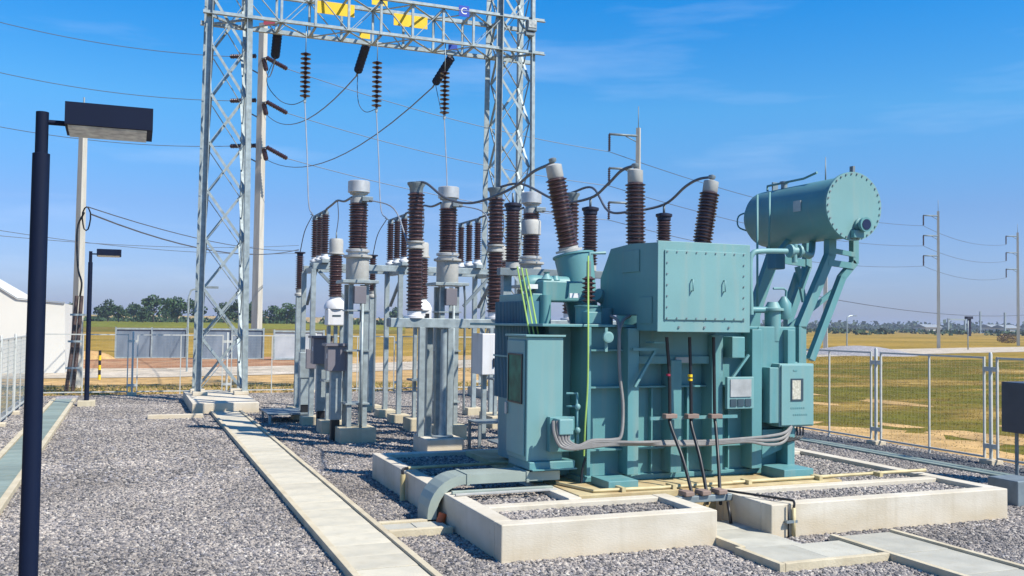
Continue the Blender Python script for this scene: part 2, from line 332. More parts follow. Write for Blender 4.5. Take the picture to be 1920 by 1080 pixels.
def scatter(name, rects, density, smin, smax, m, label, cat, seed=1, blade=False):
    """stones (or grass tufts) scattered over rectangles (x0,x1,y0,y1,z): one uncountable mass"""
    mb = MB()
    for x0, x1, y0, y1, z in rects: mb.add([(x0,y0,z),(x1,y0,z),(x1,y1,z),(x0,y1,z)], [(0,1,2,3)])
    o = obj(name, mb, m); tag(o, label, cat, kind='stuff')
    ng = bpy.data.node_groups.new(name, 'GeometryNodeTree')
    ng.interface.new_socket('Geometry', in_out='INPUT', socket_type='NodeSocketGeometry'); ng.interface.new_socket('Geometry', in_out='OUTPUT', socket_type='NodeSocketGeometry')
    N = ng.nodes; Lk = ng.links.new
    gi = N.new('NodeGroupInput'); go = N.new('NodeGroupOutput'); dp = N.new('GeometryNodeDistributePointsOnFaces'); ip = N.new('GeometryNodeInstanceOnPoints')
    dp.inputs['Density'].default_value = density; dp.inputs['Seed'].default_value = seed
    rv = N.new('FunctionNodeRandomValue'); rv.data_type = 'FLOAT_VECTOR'
    if blade:
        pr = N.new('GeometryNodeMeshCone'); pr.inputs['Vertices'].default_value = 3; pr.inputs['Radius Bottom'].default_value = .12; pr.inputs['Depth'].default_value = 1.0
        rv.inputs[0].default_value = (smin*.8, smin*.8, smin); rv.inputs[1].default_value = (smax, smax, smax)
    else:
        pr = N.new('GeometryNodeMeshIcoSphere'); pr.inputs['Radius'].default_value = 1; pr.inputs['Subdivisions'].default_value = 1
        rv.inputs[0].default_value = (smin, smin*.8, smin*.5); rv.inputs[1].default_value = (smax, smax*.8, smax*.62)
    rr = N.new('FunctionNodeRandomValue'); rr.data_type = 'FLOAT_VECTOR'
    a = 1.1 if blade else .5
    rr.inputs[0].default_value = (-a, -a, 0); rr.inputs[1].default_value = (a, a, 6.28)
    sm = N.new('GeometryNodeSetMaterial'); sm.inputs['Material'].default_value = M[m]
    Lk(gi.outputs[0], dp.inputs['Mesh']); Lk(dp.outputs['Points'], ip.inputs['Points']); Lk(pr.outputs['Mesh'], sm.inputs['Geometry']); Lk(sm.outputs[0], ip.inputs['Instance'])
    Lk(rv.outputs[0], ip.inputs['Scale']); Lk(rr.outputs[0], ip.inputs['Rotation']); Lk(ip.outputs[0], go.inputs[0])
    md = o.modifiers.new('scatter', 'NODES'); md.node_group = ng; return o
def sheet(name, pts, z, m, label=None):
    mb = MB().add([(p[0], p[1], z) for p in pts], [tuple(range(len(pts)))]); return struct(name, mb, m, label)
def G(px, py): return at(px, py, z=0)
# base terrain reaches the horizon
ter = MB(); ter.add([(-2600,-300,-.03),(3400,-300,-.03),(3400,3400,-.03),(-2600,3400,-.03)], [(0,1,2,3)])
struct('ground', ter, 'field')
PX0, PX1, PY1 = -2.95, 14.75, 32.6
sheet('grass_field', [(PX1, -10), (150, -10), (150, 84), (16, 44), (PX1, 40)], -.018, 'green_field')
sheet('bare_soil', [(-30, PY1), (PX1, PY1), (PX1, 38), (30, 46), (30, 70), (-30, 50)], -.022, 'sand')
sheet('gravel_yard', [(PX0, -8), (PX1, -8), (PX1, PY1), (PX0, PY1)], 0, 'gravel')
# pale dirt road running past the yard, left near and right far
up = [(-200,693),(300,690),(560,685),(850,675),(1200,664),(1560,657),(1800,652),(2300,644)]
lo = [(-200,712),(300,707),(560,701),(850,690),(1200,676),(1560,668),(1800,662),(2300,652)]
mb = MB()
for k in range(len(up)-1):
    q = [G(*lo[k]), G(*lo[k+1]), G(*up[k+1]), G(*up[k])]; mb.add([(p.x, p.y, -.004) for p in q], [(0,1,2,3)])
struct('dirt_road', mb, 'road')
mb = MB()
for k in range(2):
    a = [(-200,693),(300,690),(560,685)]; b = [(-200,676),(300,671),(560,668)]
    q = [G(*a[k]), G(*a[k+1]), G(*b[k+1]), G(*b[k])]; mb.add([(p.x, p.y+.1, -.008) for p in q], [(0,1,2,3)])
struct('red_soil_verge', mb, 'redsoil')
q = [G(748,682), G(842,712), G(860,676), G(800,674)]
sheet('concrete_apron', q, .004, 'road')
# bund walls ------------------------------------------------------------------
BZ = .38; WT = .20
BX0, BX1, BX2, BX3, BYF, BYB = 3.50, 6.04, 6.80, 10.42, 9.03, 14.55
bund = thing('concrete_bund', 'low pale concrete bund wall with gravel-filled pockets around the blue-green transformer', 'bund wall', (BX0, BYF, 0))
def wall(x0, x1, y0, y1, z1=BZ, m='concrete', c=.012, nm='wall'): return obj(nm, MB().box(x0, x1, y0, y1, -.1, z1, c), m, bund)
wall(BX0, BX1, BYF, BYF+WT)                      # front, left of the gap
wall(BX0, BX0+WT, BYF+WT, BYB)                   # left side
wall(BX0+WT, 10.56, BYB-WT, BYB)                 # back
wall(BX1-WT, BX1, BYF+WT, 10.12)                 # gap, left cheek
wall(BX2, BX3, BYF+.06, BYF+.06+WT)              # front, right of the gap
wall(BX2, BX2+WT-.04, BYF+.06+WT, 10.05)         # gap, right cheek
wall(BX3-WT, BX3, BYF+.06+WT, BYB-WT)            # right side
wall(BX0+WT, BX1-WT, 9.95, 10.12, BZ-.004, nm='cross_beam')
wall(BX0+WT, 4.75, 12.05, 12.2, BZ-.004, nm='cross_beam')
wall(BX2, BX3-WT, 10.05, 10.22, BZ-.004, nm='cross_beam')
wall(BX3-2.1, BX3-WT, 12.9, 13.05, BZ-.004, nm='cross_beam')
wall(4.75, 4.92, 10.12, 12.05, BZ+.01, nm='cross_beam')
obj('plinth', MB().box(4.92, 8.75, 10.2, 14.3, -.1, .40, .01), 'plinth', bund)
gz = .31
for nm, rects in (('pocket_gravel', [(BX0+WT, BX1-WT, BYF+WT, 9.95), (BX0+WT, 4.75, 10.12, 12.05), (BX0+WT, 4.92, 12.2, BYB-WT), (BX2+WT-.04, BX3-WT, BYF+.06+WT, 10.05), (8.75, BX3-WT, 10.22, 12.9), (8.75, BX3-WT, 13.05, BYB-WT)]),):
    mb = MB()
    for r in rects: mb.add([(r[0],r[2],gz),(r[1],r[2],gz),(r[1],r[3],gz),(r[0],r[3],gz)], [(0,1,2,3)])
    struct('gravel_bed', mb, 'gravel')
    scatter('pocket_gravel', [(*r, gz+.005) for r in rects], 900, .016, .032, 'stone', 'grey crushed stone filling the pockets of the bund wall', 'gravel', 5)
# cable trenches --------------------------------------------------------------
def trench(x0, x1, y0, y1, along, m, kerb=.07, zk=.085, zs=.06, step=.5, kerbs=(1,1), name='cable_trench', label=None):
    e = bpy.data.objects.new(name, None); col.objects.link(e); e.location = (x0, y0, 0); e['kind'] = 'structure'
    if label: e['label'] = label
    a0, a1 = (y0, y1) if along == 'y' else (x0, x1); b0, b1 = (x0, x1) if along == 'y' else (y0, y1)
    def bx(p0, p1, q0, q1, z, c=.006):
        return MB().box(q0, q1, p0, p1, -.08, z, c) if along == 'y' else MB().box(p0, p1, q0, q1, -.08, z, c)
    if kerbs[0]: obj('kerb', bx(a0, a1, b0, b0+kerb, zk), 'concrete_lt', e)
    if kerbs[1]: obj('kerb', bx(a0, a1, b1-kerb, b1, zk), 'concrete_lt', e)
    n = max(1, round((a1-a0)/step)); st = (a1-a0)/n; me = None
    i0 = b0+(kerb+.012 if kerbs[0] else 0); i1 = b1-(kerb+.012 if kerbs[1] else 0)
    for k in range(n):
        if me is None:
            mb = bx(0, st-.008, i0-(b0), i1-(b0), zs, .004)
            me = mesh_of('cover_slab', mb); me.materials.append(M[m])
        o = bpy.data.objects.new('cover_slab', me); col.objects.link(o); o.parent = e
        o.location = ((0, k*st, random.uniform(-.004,.003)) if along == 'y' else (k*st, 0, random.uniform(-.004,.003)))
        o.rotation_euler = (random.uniform(-.004,.004), random.uniform(-.003,.003), 0)
    return e
TX0, TX1 = 1.94, 2.72
trench(TX0, TX1, 3.0, 25.6, 'y', 'slab_warm', name='cable_trench', label='wide pale cable trench with kerbs running from the foreground to the gantry foot')
trench(-2.03, -1.40, 6.0, 30.5, 'y', 'slab_blue', kerb=.09, name='cable_trench', label='narrow blue-green covered trench beside the left fence')
trench(TX1, 3.46, 10.45, 11.0, 'x', 'slab', kerb=.08, step=.37, name='cable_trench', label='short covered trench branching to the transformer duct')
trench(6.02, 6.80, 8.58, 9.9, 'y', 'slab', kerbs=(1,0), step=.44, name='cable_trench', label='covered trench coming out of the gap in the bund wall')
trench(6.02, 7.32, 7.82, 8.575, 'x', 'slab', kerbs=(1,0), step=.65, name='cable_trench', label='covered trench turning right in front of the bund wall')
obj_k = struct('trench_kerb', MB().box(5.95, 6.017, 7.82, 8.58, -.08, .085, .006), 'concrete_lt')
trench(7.325, 8.25, 3.5, 8.75, 'y', 'slab', kerbs=(1,1), step=.85, name='cable_trench', label='wide covered trench leaving at the right foreground corner')
struct('drain_channel', MB().box(13.15, 13.5, 6, 31.5, -.1, .035, .01), 'slab_blue')
struct('gantry_kerb', MB().box(.43, 1.70, 24.55, 24.72, -.1, .10, .01), 'concrete')
# gravel over the yard
near, mid = [], []
def yard(x0, x1, y0, y1):
    if y0 < 15 < y1: near.append((x0,x1,y0,15,.002)); mid.append((x0,x1,15,y1,.002))
    elif y1 <= 15: near.append((x0,x1,y0,y1,.002))
    else: mid.append((x0,x1,y0,y1,.002))
yard(-1.40, TX0, 6.5, 24.5); yard(-1.40, TX0, 24.7, 32.4); yard(-2.9, -2.03, 9, 32.4)
yard(TX1, BX0, 7, 10.45); yard(TX1, BX0, 11.0, BYB); yard(BX0, 5.94, 6, BYF); yard(TX1, BX0, 6, 7)
yard(5.94, 7.32, 6, 7.81); yard(8.25, 13.1, 6, BYF+.06); yard(7.0, 8.25, 8.76, BYF+.06); yard(BX3, 13.1, BYF+.06, BYB)
yard(TX1, 13.1, BYB, 25.6); yard(TX1, 13.1, 25.6, 32.4); yard(14.2, 14.7, 8, 32.4)
scatter('gravel', near, 1150, .012, .034, 'stone', 'grey crushed stone covering the near part of the yard', 'gravel', 2)
scatter('gravel', mid, 460, .018, .038, 'stone', 'grey crushed stone covering the far part of the yard', 'gravel', 3)
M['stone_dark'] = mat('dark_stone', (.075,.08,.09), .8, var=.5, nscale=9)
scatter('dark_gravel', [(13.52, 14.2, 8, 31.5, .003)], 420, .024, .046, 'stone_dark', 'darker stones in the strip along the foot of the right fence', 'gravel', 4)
M['straw'] = mat('dry_grass', (.32,.24,.07), .9, c2=(.17,.16,.03), nscale=.8)
sheet('tan_strip', [(PX1, 2)]+[(PX1+1.75+random.uniform(-.55,.75)+.5*math.sin(y*.9), y+random.uniform(-.15,.15)) for y in [2+k*.45 for k in range(66)]]+[(PX1, 33)], -.010, 'sand')
for k in range(26):
    cx, cy, r = PX1+random.uniform(1.5, 9), random.uniform(9, 34), random.uniform(.25, .9)
    if k < 14: cx = PX1+random.uniform(2, 4.2)
    sheet('bare_patch', [(cx+1.0*r*math.cos(a)*random.uniform(.6,1.2), cy+2.0*r*math.sin(a)*random.uniform(.6,1.2)) for a in [2*math.pi*j/11 for j in range(11)]], -.0135+k*.0001, 'sand')
scatter('grass', [(15.2, 34, 9, 60, -.02), (34, 60, 20, 70, -.02)], 34, .03, .09, 'green_field', 'dry yellow-green grass of the field beyond the right fence', 'grass', 8, True)
scatter('grass', [(-8, 14, 32.8, 37, -.02)], 45, .06, .2, 'straw', 'dry grass and weeds along the back fence', 'grass', 9, True)
# ================================================================== FENCES
FH = 1.93
def wire_panel(L_, H_, pitch, r, wm):
    mb = MB()
    n = int(L_/pitch); m_ = int(H_/pitch)
    for k in range(1, n): mb.bar((k*L_/n, 0, 0), (k*L_/n, 0, H_), r)
    for k in range(1, m_): mb.bar((0, 0, k*H_/m_), (L_, 0, k*H_/m_), r)
    me = mesh_of('mesh_panel', mb); me.materials.append(M[wm]); return me
def fence(label, start, dirv, n, pitch=2.84, gap=.14, wires=.09, midpost=True, wr=.0009, wm='galv_lt'):
    d = Vector(dirv); t = thing('wire_fence', label, 'fence', start); s0 = Vector(start); ang = math.atan2(d.y, d.x)
    L_ = pitch-2*gap; H_ = FH-.17; wp = wire_panel(L_, H_, wires, wr, wm)
    post = mesh_of('post', MB().lathe([(.032,-.1),(.032,FH+.03),(.02,FH+.06)], (0,0,0), n=10)); post.materials.append(M['galv_lt'])
    foot = mesh_of('footing', MB().box(-.14, .14, -.14, .14, -.1, .09, .015)); foot.materials.append(M['concrete'])
    fr = MB()
    for z in (.12, FH-.04): fr.bar((0,0,z), (L_,0,z), .034)
    for x in (0, L_): fr.bar((x,0,.1), (x,0,FH-.02), .034)
    frm = mesh_of('panel_frame', fr); frm.materials.append(M['galv_lt'])
    mp_ = mesh_of('middle_post', MB().bar((L_/2,.0,-.05), (L_/2,.0,FH-.06), .03)); mp_.materials.append(M['galv_lt'])
    cl = mesh_of('clamp', MB().box(-.16, .16, -.02, .02, -.04, .04)); cl.materials.append(M['galv_lt'])
    def put(me, nm, off, z=0):
        o = bpy.data.objects.new(nm, me); col.objects.link(o); o.parent = t; o.location = d*off+Vector((0,0,z)); o.rotation_euler = (0,0,ang); return o
    for k in range(n+1):
        put(post, 'post', k*pitch); put(foot, 'footing', k*pitch)
        for z in (.32, FH-.24): put(cl, 'clamp', k*pitch, z)
        if k < n:
            put(frm, 'panel_frame', k*pitch+gap)
            if midpost: put(mp_, 'middle_post', k*pitch+gap)
            put(wp, 'mesh_panel', k*pitch+gap, .12)
    return t
fence('grey metal mesh fence on the right side of the yard, between gravel and grass field', (14.3, 32.7-2.84*9, 0), (0,1,0), 9)
fence('grey metal mesh fence across the back of the yard', (-2.75, 32.3, 0), (1,0,0), 6)
fence('grey metal mesh fence close to the left edge of the yard', (-2.62, 32.2-2.84*9, 0), (0,1,0), 9, wires=.10, wr=.004, wm='galv')
# ================================================================== TRANSFORMER
TR = thing('power_transformer', 'large blue-green power transformer with brown bushings standing inside the bund wall', 'transformer', (6.9, 12.0, .4))
def tp(name, mb, m='paint', parent=None, label=None, kind=None): return obj(name, mb, m, parent or TR, label, kind)
YT = 11.05
tp('tank', MB().box(5.36, 8.42, YT, 13.5, .44, 2.36, .01))
tp('top_cover', MB().box(4.74, 8.52, YT-.14, 13.65, 2.365, 2.40, .006))
# skids
tp('skid', MB().box(5.42, 5.83, 10.42, 10.9, .402, .50, .006)); tp('skid', MB().box(7.98, 8.45, 10.4, 10.9, .402, .53, .006))
tp('base_frame', MB().box(5.32, 8.46, YT-.06, 13.55, .402, .47, .006))
# box-section ribs on the front wall
for x0, x1, z1 in ((5.88, 6.04, 2.36), (6.51, 6.67, 1.95), (7.13, 7.30, 2.28), (7.76, 7.92, 2.36), (8.34, 8.46, 2.36)):
    tp('rib', MB().box(x0, x1, 10.8, YT+.01, .5, z1, .008))
tp('rib', MB().box(5.36, 5.41, 10.9, YT+.01, .5, 2.36, .005))
# thin horizontal stiffeners between the ribs
spans = [(5.41, 5.88), (6.04, 6.51), (6.67, 7.13), (7.30, 7.76), (7.92, 8.34)]
for i, (a, b) in enumerate(spans):
    for z in (2.06, 1.59, .80):
        if z == 2.06 and i in (1, 2): continue
        tp('stiffener', MB().box(a+.003, b-.003, 10.93, YT+.01, z, z+.022))
tp('crosspiece', MB().box(6.043, 7.127, 10.86, YT+.012, 1.90, 2.0, .005))
tp('rating_strip', MB().box(6.60, 6.82, 10.83, 10.858, 1.915, 1.985), 'alu_matt')
# narrow verticals
for x in (6.32, 6.86, 7.5): tp('stiffener', MB().box(x, x+.02, 10.97, YT+.01, .5, 1.58))
# left end structure towards the cabinet
tp('gusset', MB().prism([(5.0, 11.3, 2.36), (5.16, 11.3, 2.36), (5.11, 11.3, 1.98), (5.05, 11.3, 1.98)], (0, .03, 0)))
tp('side_wall', MB().box(5.12, 5.36, 11.4, 13.4, .44, 2.36, .01))
# triangular bracket
tp('bracket', MB().bar((5.93, 10.72, 1.62), (6.22, 10.72, 2.07), .05, .03)); tp('bracket', MB().bar((5.90, 10.72, 2.09), (6.27, 10.72, 2.09), .035))
tp('bracket', MB().box(6.14, 6.34, 10.6, 10.80, 2.17, 2.19)); tp('bracket', MB().bar((7.66, 10.74, 2.02), (7.32, 10.74, 1.62), .035, .03))
# small plate boxes
tp('terminal_box', MB().box(7.36, 7.56, 10.68, 10.9, 1.98, 2.26, .01), 'paint', None)
# LV cable box -------------------------------------------------------------
cb = tp('cable_box', MB().prism([(6.01,10.30,3.42),(6.01,11.0,3.45),(6.01,11.55,3.42),(6.01,11.85,3.03),(6.01,11.85,2.53),(6.01,10.82,2.53),(6.01,10.82,2.33),(6.01,10.30,2.33)], (1.33,0,0)), label='projecting rectangular cable box with a bolted front cover')
tp('box_flange', MB().box(6.0, 7.35, 10.28, 10.3, 2.32, 3.44, .004), 'cabpaint', cb)
tp('cover_plate', MB().box(6.09, 7.27, 10.262, 10.278, 2.47, 3.33, .003), 'cabpaint', cb)
bt = MB()
for k in range(9):
    for z in (2.49, 3.31): bt.lathe([(.010,0),(.010,.012)], (6.12+k*1.12/8, 10.262, z), (0,-1,0), 8)
for k in range(1, 6):
    for x in (6.12, 7.24): bt.lathe([(.010,0),(.010,.012)], (x, 10.262, 2.49+k*.82/6), (0,-1,0), 8)
for x in (6.3, 6.67, 7.03): bt.lathe([(.014,0),(.014,.016)], (x, 10.28, 2.38), (0,-1,0), 8)
tp('bolts', bt, 'galv_dark', cb, kind='stuff')
for x in (6.47, 6.94): tp('handle', MB().tube([(x,10.262,2.97),(x,10.225,2.97),(x,10.225,2.83),(x,10.262,2.83)], .009, 6), 'cabpaint', cb)
tp('side_plate', MB().box(5.996, 6.008, 10.75, 11.2, 3.08, 3.36, .002), 'paint', cb); tp('side_plate', MB().box(5.996, 6.008, 10.42, 10.75, 2.42, 2.75, .002), 'paint', cb)
tp('box_throat', MB().box(6.1, 7.25, 10.9, 11.1, 2.0, 2.33), 'paint')
# black cables
for (a, b, c, dd) in ((1250,1255,1258,1297), (1293,1295,1297,1325), (1338,1339,1342,1350)):
    p = [at(a, 632, Y=10.6), at(b, 700, Y=10.6), at(b+1, 778, Y=10.6), at(c, 800, Y=10.55), at((c*.45+dd*.55), 858, Y=10.35), at(dd, 925, Y=10.0), at(dd+1, 945, Y=9.9)]
    tp('power_cable', MB().tube(spline(p, 7), .022, 10), 'black')
tp('clamp_bar', MB().box(6.12, 7.42, 10.64, 10.68, 1.20, 1.24), 'paint')
for a in (1255, 1296, 1340):
    p = at(a, 780, Y=10.6); tp('cable_clamp', MB().box(p.x-.085, p.x+.085, p.y-.06, p.y+.039, p.z-.028, p.z+.028, .008), 'clampwood')
tp('marker_tape', MB().tube([at(1294, 702, Y=10.6), at(1294, 707, Y=10.6)], .031, 10), 'yellow'); tp('marker_tape', MB().tube([at(1294, 710, Y=10.6), at(1294, 714, Y=10.6)], .031, 10), 'yellow')
tp('marker_tape', MB().tube([at(1253, 701, Y=10.6), at(1253, 705, Y=10.6)], .029, 10), 'red')
# nameplate panel
npn = tp('nameplate_panel', MB().box(7.30, 7.72, 10.70, 10.76, 1.31, 1.73, .008), 'cabpaint', label='framed steel rating plate with three small windows below')
tp('rating_plate', MB().box(7.345, 7.67, 10.688, 10.698, 1.47, 1.70), 'plate', npn)
for k in range(3): tp('small_window', MB().box(7.345+k*.115, 7.44+k*.115, 10.688, 10.698, 1.345, 1.44), 'ink', npn)
# LEFT control cabinet -----------------------------------------------------
cc = tp('control_cabinet', MB().box(4.56, 5.05, 10.96, 11.62, .70, 2.235, .012), 'cabpaint', label='tall control cabinet with a dark window in its left door')
tp('cabinet_roof', MB().box(4.53, 5.07, 10.93, 11.65, 2.236, 2.262, .004), 'cabpaint', cc)
tp('cabinet_door', MB().box(4.535, 4.558, 11.0, 11.58, .76, 2.19, .008), 'cabpaint', cc)
tp('window', MB().box(4.526, 4.533, 11.06, 11.49, 1.42, 2.0, .002), 'glass_dark', cc)
wf = MB()
for a in ((11.04,11.06,1.40,2.02),(11.49,11.51,1.40,2.02),(11.06,11.49,1.40,1.42),(11.06,11.49,2.0,2.02)): wf.box(4.518, 4.534, *a)
tp('window_frame', wf, 'black', cc)
tp('door_handle', MB().box(4.50, 4.53, 11.52, 11.56, 1.24, 1.39, .005), 'alu', cc)
tp('cabinet_shelf', MB().box(4.58, 5.2, 10.9, 11.6, .60, .70, .01), 'paint', cc); tp('shelf_lip', MB().box(4.6, 5.2, 10.84, 10.9, .60, .615), 'paint', cc)
tp('cabinet_leg', MB().box(4.72, 4.9, 11.2, 11.4, .402, .60), 'paint', cc)
# junction box on cabinet
jb = tp('backing_plate', MB().box(4.83, 5.17, 10.86, 10.955, .82, 1.25, .006), 'paint')
jn = tp('junction_box', MB().box(4.87, 5.06, 10.66, 10.855, 1.05, 1.24, .012), 'cabpaint')
# grey conduit bundle
ys = 10.62
for k in range(5):
    x = 1037+k*7; dz = k*3
    pts = [at(x, 789, Y=10.72), at(x+2, 812, Y=10.70), at(1050+k*4, 826+(4-k)*2.5, Y=10.68), at(1072+k*3, 842-k*1.5, Y=ys), at(1110, 838-dz, Y=ys), at(1150, 834-dz*.8, Y=ys)]
    if k < 3: pts += [at(1200, 833-dz*.6, Y=ys-.03*k), at(1260, 834-dz, Y=ys+.02*k), at(1330, 833-dz, Y=ys), at(1400, 828-dz, Y=ys), at(1440, 834-k*8, Y=ys), at(1470, 828-k*8, Y=10.66), at(1484, 800, Y=10.72)]
    else: pts += [at(1165, 815, Y=ys), at(1168, 760, Y=10.7), at(1162, 700, Y=10.74), at(1161, 630, Y=10.8), at(1158+ (k-3)*10, 602, Y=10.9), at(1145+(k-3)*36, 592, Y=11.0)]
    tp('conduit', MB().tube(spline(pts, 6), .021, 8), 'conduit')
tp('drain_pipe', MB().tube(spline([at(1098, 858, Y=10.8), at(1092, 880, Y=10.8), at(1090, 905, Y=10.78)], 5), .016, 7), 'black')
# left vertical pipe with valves
tp('valve_pipe', MB().tube([at(1062, 738, Y=10.95), at(1082, 738, Y=10.9), at(1082, 760, Y=10.85), at(1083, 845, Y=10.85)], .018, 8), 'paint')
for y in (768, 812): p = at(1083, y, Y=10.82); tp('valve', MB().lathe([(.02,0),(.035,.02),(.035,.05),(.02,.07)], p, (0,0,1), 10), 'cabpaint')
tp('valve_pipe', MB().tube([at(1062, 762, Y=10.95), at(1080, 762, Y=10.9)], .014, 8), 'paint')
# gauge
g0 = at(1138, 632, Y=10.72); tp('gauge', MB().lathe([(.055,0),(.07,.015),(.07,.05),(.05,.055)], g0, (0,-1,0), 20), 'cabpaint')
tp('gauge_bracket', MB().box(g0.x-.018, g0.x+.018, 10.73, 10.75, 2.06, 2.36), 'cabpaint')
# green-yellow earth wire in front
tp('earth_wire', MB().tube(spline([at(1103, 480, Y=11.2), at(1103, 560, Y=11.0), at(1103, 620, Y=10.8), at(1102, 720, Y=10.76), at(1097, 800, Y=10.76), at(1095, 855, Y=10.8)], 6), .011, 6), 'greencable')
for k in range(3): tp('earth_wire', MB().tube(spline([at(970+k*8, 500+k*2, Y=11.62), at(981+k*8, 560, Y=11.5), at(994+k*8, 630, Y=11.3)], 5), .010, 6), 'greencable')
# radiators, left end ------------------------------------------------------
rad = tp('radiator', MB().box(4.90, 5.10, 11.75, 12.85, 2.68, 2.80, .01), label='bank of thin vertical radiator fins behind the control cabinet')
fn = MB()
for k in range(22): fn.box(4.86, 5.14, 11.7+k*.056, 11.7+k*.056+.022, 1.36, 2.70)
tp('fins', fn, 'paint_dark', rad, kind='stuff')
tp('brace_strip', MB().box(4.845, 4.859, 11.68, 12.92, 1.93, 1.955), 'paint', rad)
tp('header_pipe', MB().tube(spline([(5.05, 12.1, 2.86), (5.05, 12.1, 2.95), (5.3, 12.1, 2.95), (5.62, 12.1, 2.95)], 4), .11, 14), 'paint')
tp('header_pipe', MB().box(5.1, 5.7, 11.75, 12.3, 2.70, 2.98, .02), 'paint'); tp('header_pipe', MB().cyl((5.12, 11.7, 2.40), (5.12, 11.7, 2.78), .075), 'paint')
tp('vent_valve', MB().lathe([(.05,0),(.08,.02),(.05,.06),(.03,.1),(.05,.12)], (5.22, 11.9, 2.98), n=12), 'cabpaint'); tp('vent_valve', MB().lathe([(.05,0),(.07,.02),(.04,.08)], (5.42, 12.05, 2.98), n=12), 'paint')
tp('label_plate', MB().box(4.86, 5.0, 11.68, 11.70, 2.86, 2.92), 'white')
tp('relay', MB().box(5.40, 5.6, 11.0, 11.2, 2.402, 2.56, .01), 'paint'); tp('warning_plate', MB().box(5.28, 5.42, 11.28, 11.3, 2.74, 2.80), 'white')
# turrets and bushings ----------------------------------------------------
def bushing(base, top, turret_base, name='bushing', n=19, rc=.118, rs=.155):
    base = Vector(base); top = Vector(top); ax = (top-base).normalized(); Lb = (top-base).length
    b = tp(name, sheds(MB(), base+ax*.06, base+ax*(Lb*.80), rc, rs, n, 24), 'porcelain')
    tp('bushing_flange', MB().lathe([(.19,0),(.19,.03),(.14,.035),(.14,.07)], base, ax, 24), 'alu_matt', b)
    tp('bushing_head', MB().lathe([(.10,0),(.115,.02),(.115,Lb*.14),(.06,Lb*.155),(.03,Lb*.16)], base+ax*(Lb*.80), ax, 20), 'alu_matt', b)
    tp('terminal', MB().lathe([(.025,0),(.025,.09)], base+ax*(Lb*.955), ax, 10).lathe([(.045,0),(.055,.02),(.055,.05),(.03,.06)], base+ax*(Lb*1.0-.03), ax, 12), 'galv_dark', b)
    return b
BA = (at(1067, 472, Y=12.3), at(1036, 300, Y=12.3)); BB = (at(1192, 478, Y=12.5), at(1191, 310, Y=12.5)); BC = (at(1313, 480, Y=12.5), at(1335, 332, Y=12.5))
for p, q in (BA, BB, BC): bushing(p, q, None)
p = at(1075, 479, Y=12.25); pb = Vector((5.90, 12.1, 2.40))
tp('turret', MB().lathe([(.20,0),(.275,(p-pb).length-.02),(.295,(p-pb).length-.015),(.295,(p-pb).length+.01)], pb, p-pb, 28), 'paint')
for q in (BB, BC): tp('turret', MB().lathe([(.26,0),(.28,(q[0].z-2.4))], (q[0].x-.02, q[0].y, 2.40), q[0]-Vector((q[0].x-.02,q[0].y,2.4)), 24), 'paint')
# small neutral bushing on a pot
nb = at(1103, 604, Y=11.25); tp('bushing_pot', MB().lathe([(.17,0),(.17,.22),(.185,.225),(.185,.24),(.12,.245)], (nb.x, nb.y, 2.402), n=24), 'paint')
bnb = tp('small_bushing', sheds(MB(), (nb.x, nb.y, 2.68), (nb.x, nb.y, 3.02), .05, .095, 6, 20), 'porcelain'); tp('bushing_head', MB().cyl((nb.x, nb.y, 3.02), (nb.x, nb.y, 3.22), .03), 'galv_dark', bnb)
tp('vent_pipe', MB().tube([at(1103, 505, Y=11.5), at(1106, 475, Y=11.5), at(1135, 474, Y=11.5)], .022, 8), 'cabpaint')
tp('pot_neck', MB().cyl((5.95, 11.55, 2.40), (5.95, 11.55, 2.62), .09), 'paint'); tp('vent_pipe', MB().cyl(at(1120, 552, Y=11.8), at(1150, 570, Y=11.9), .09), 'paint')
# right-hand structures
tp('side_chamber', MB().box(7.93, 8.55, 10.9, 11.3, 1.55, 2.40, .01)); tp('tap_changer_head', MB().cyl((8.24, 11.0, 2.2), (8.24, 11.0, 2.62), .11, n=20)); tp('tap_changer_cap', MB().lathe([(.15,0),(.15,.03),(.11,.04),(.07,.12)], (8.24, 11.0, 2.62), n=20), 'cabpaint')
p = at(1470, 585, Y=11.0); tp('valve_pipe', MB().tube([at(1404, 581, Y=11.0), at(1455, 581, Y=11.0), p], .045, 10)); tp('relay', MB().lathe([(.07,0),(.10,.06),(.10,.22),(.03,.32)], (p.x, p.y, 2.50), n=14), 'paint')
tp('vent_pipe', MB().tube([at(1473, 575, Y=11.0), at(1474, 545, Y=11.0), at(1469, 541, Y=11.0), at(1450, 541, Y=11.0)], .016, 8))
tp('oil_pipe', MB().tube(spline([at(1408, 590, Y=10.9), at(1406, 500, Y=10.9), at(1411, 476, Y=10.9), at(1428, 471, Y=10.9), at(1475, 471, Y=10.95)], 5), .038, 10), 'cabpaint')
p = at(1490, 471, Y=11.0); tp('oil_valve', MB().lathe([(.05,-.1),(.095,-.095),(.095,-.06),(.06,-.055),(.06,.05),(.095,.055),(.095,.09),(.05,.1)], p, (1,0,0), 14).cyl(p-Vector((0,0,.16)), p+Vector((0,0,.1)), .04), 'cabpaint')
tp('oil_pipe', MB().tube(spline([at(1500, 471, Y=11.2), at(1520, 478, Y=11.6), at(1524, 440, Y=11.9)], 5), .05, 10))
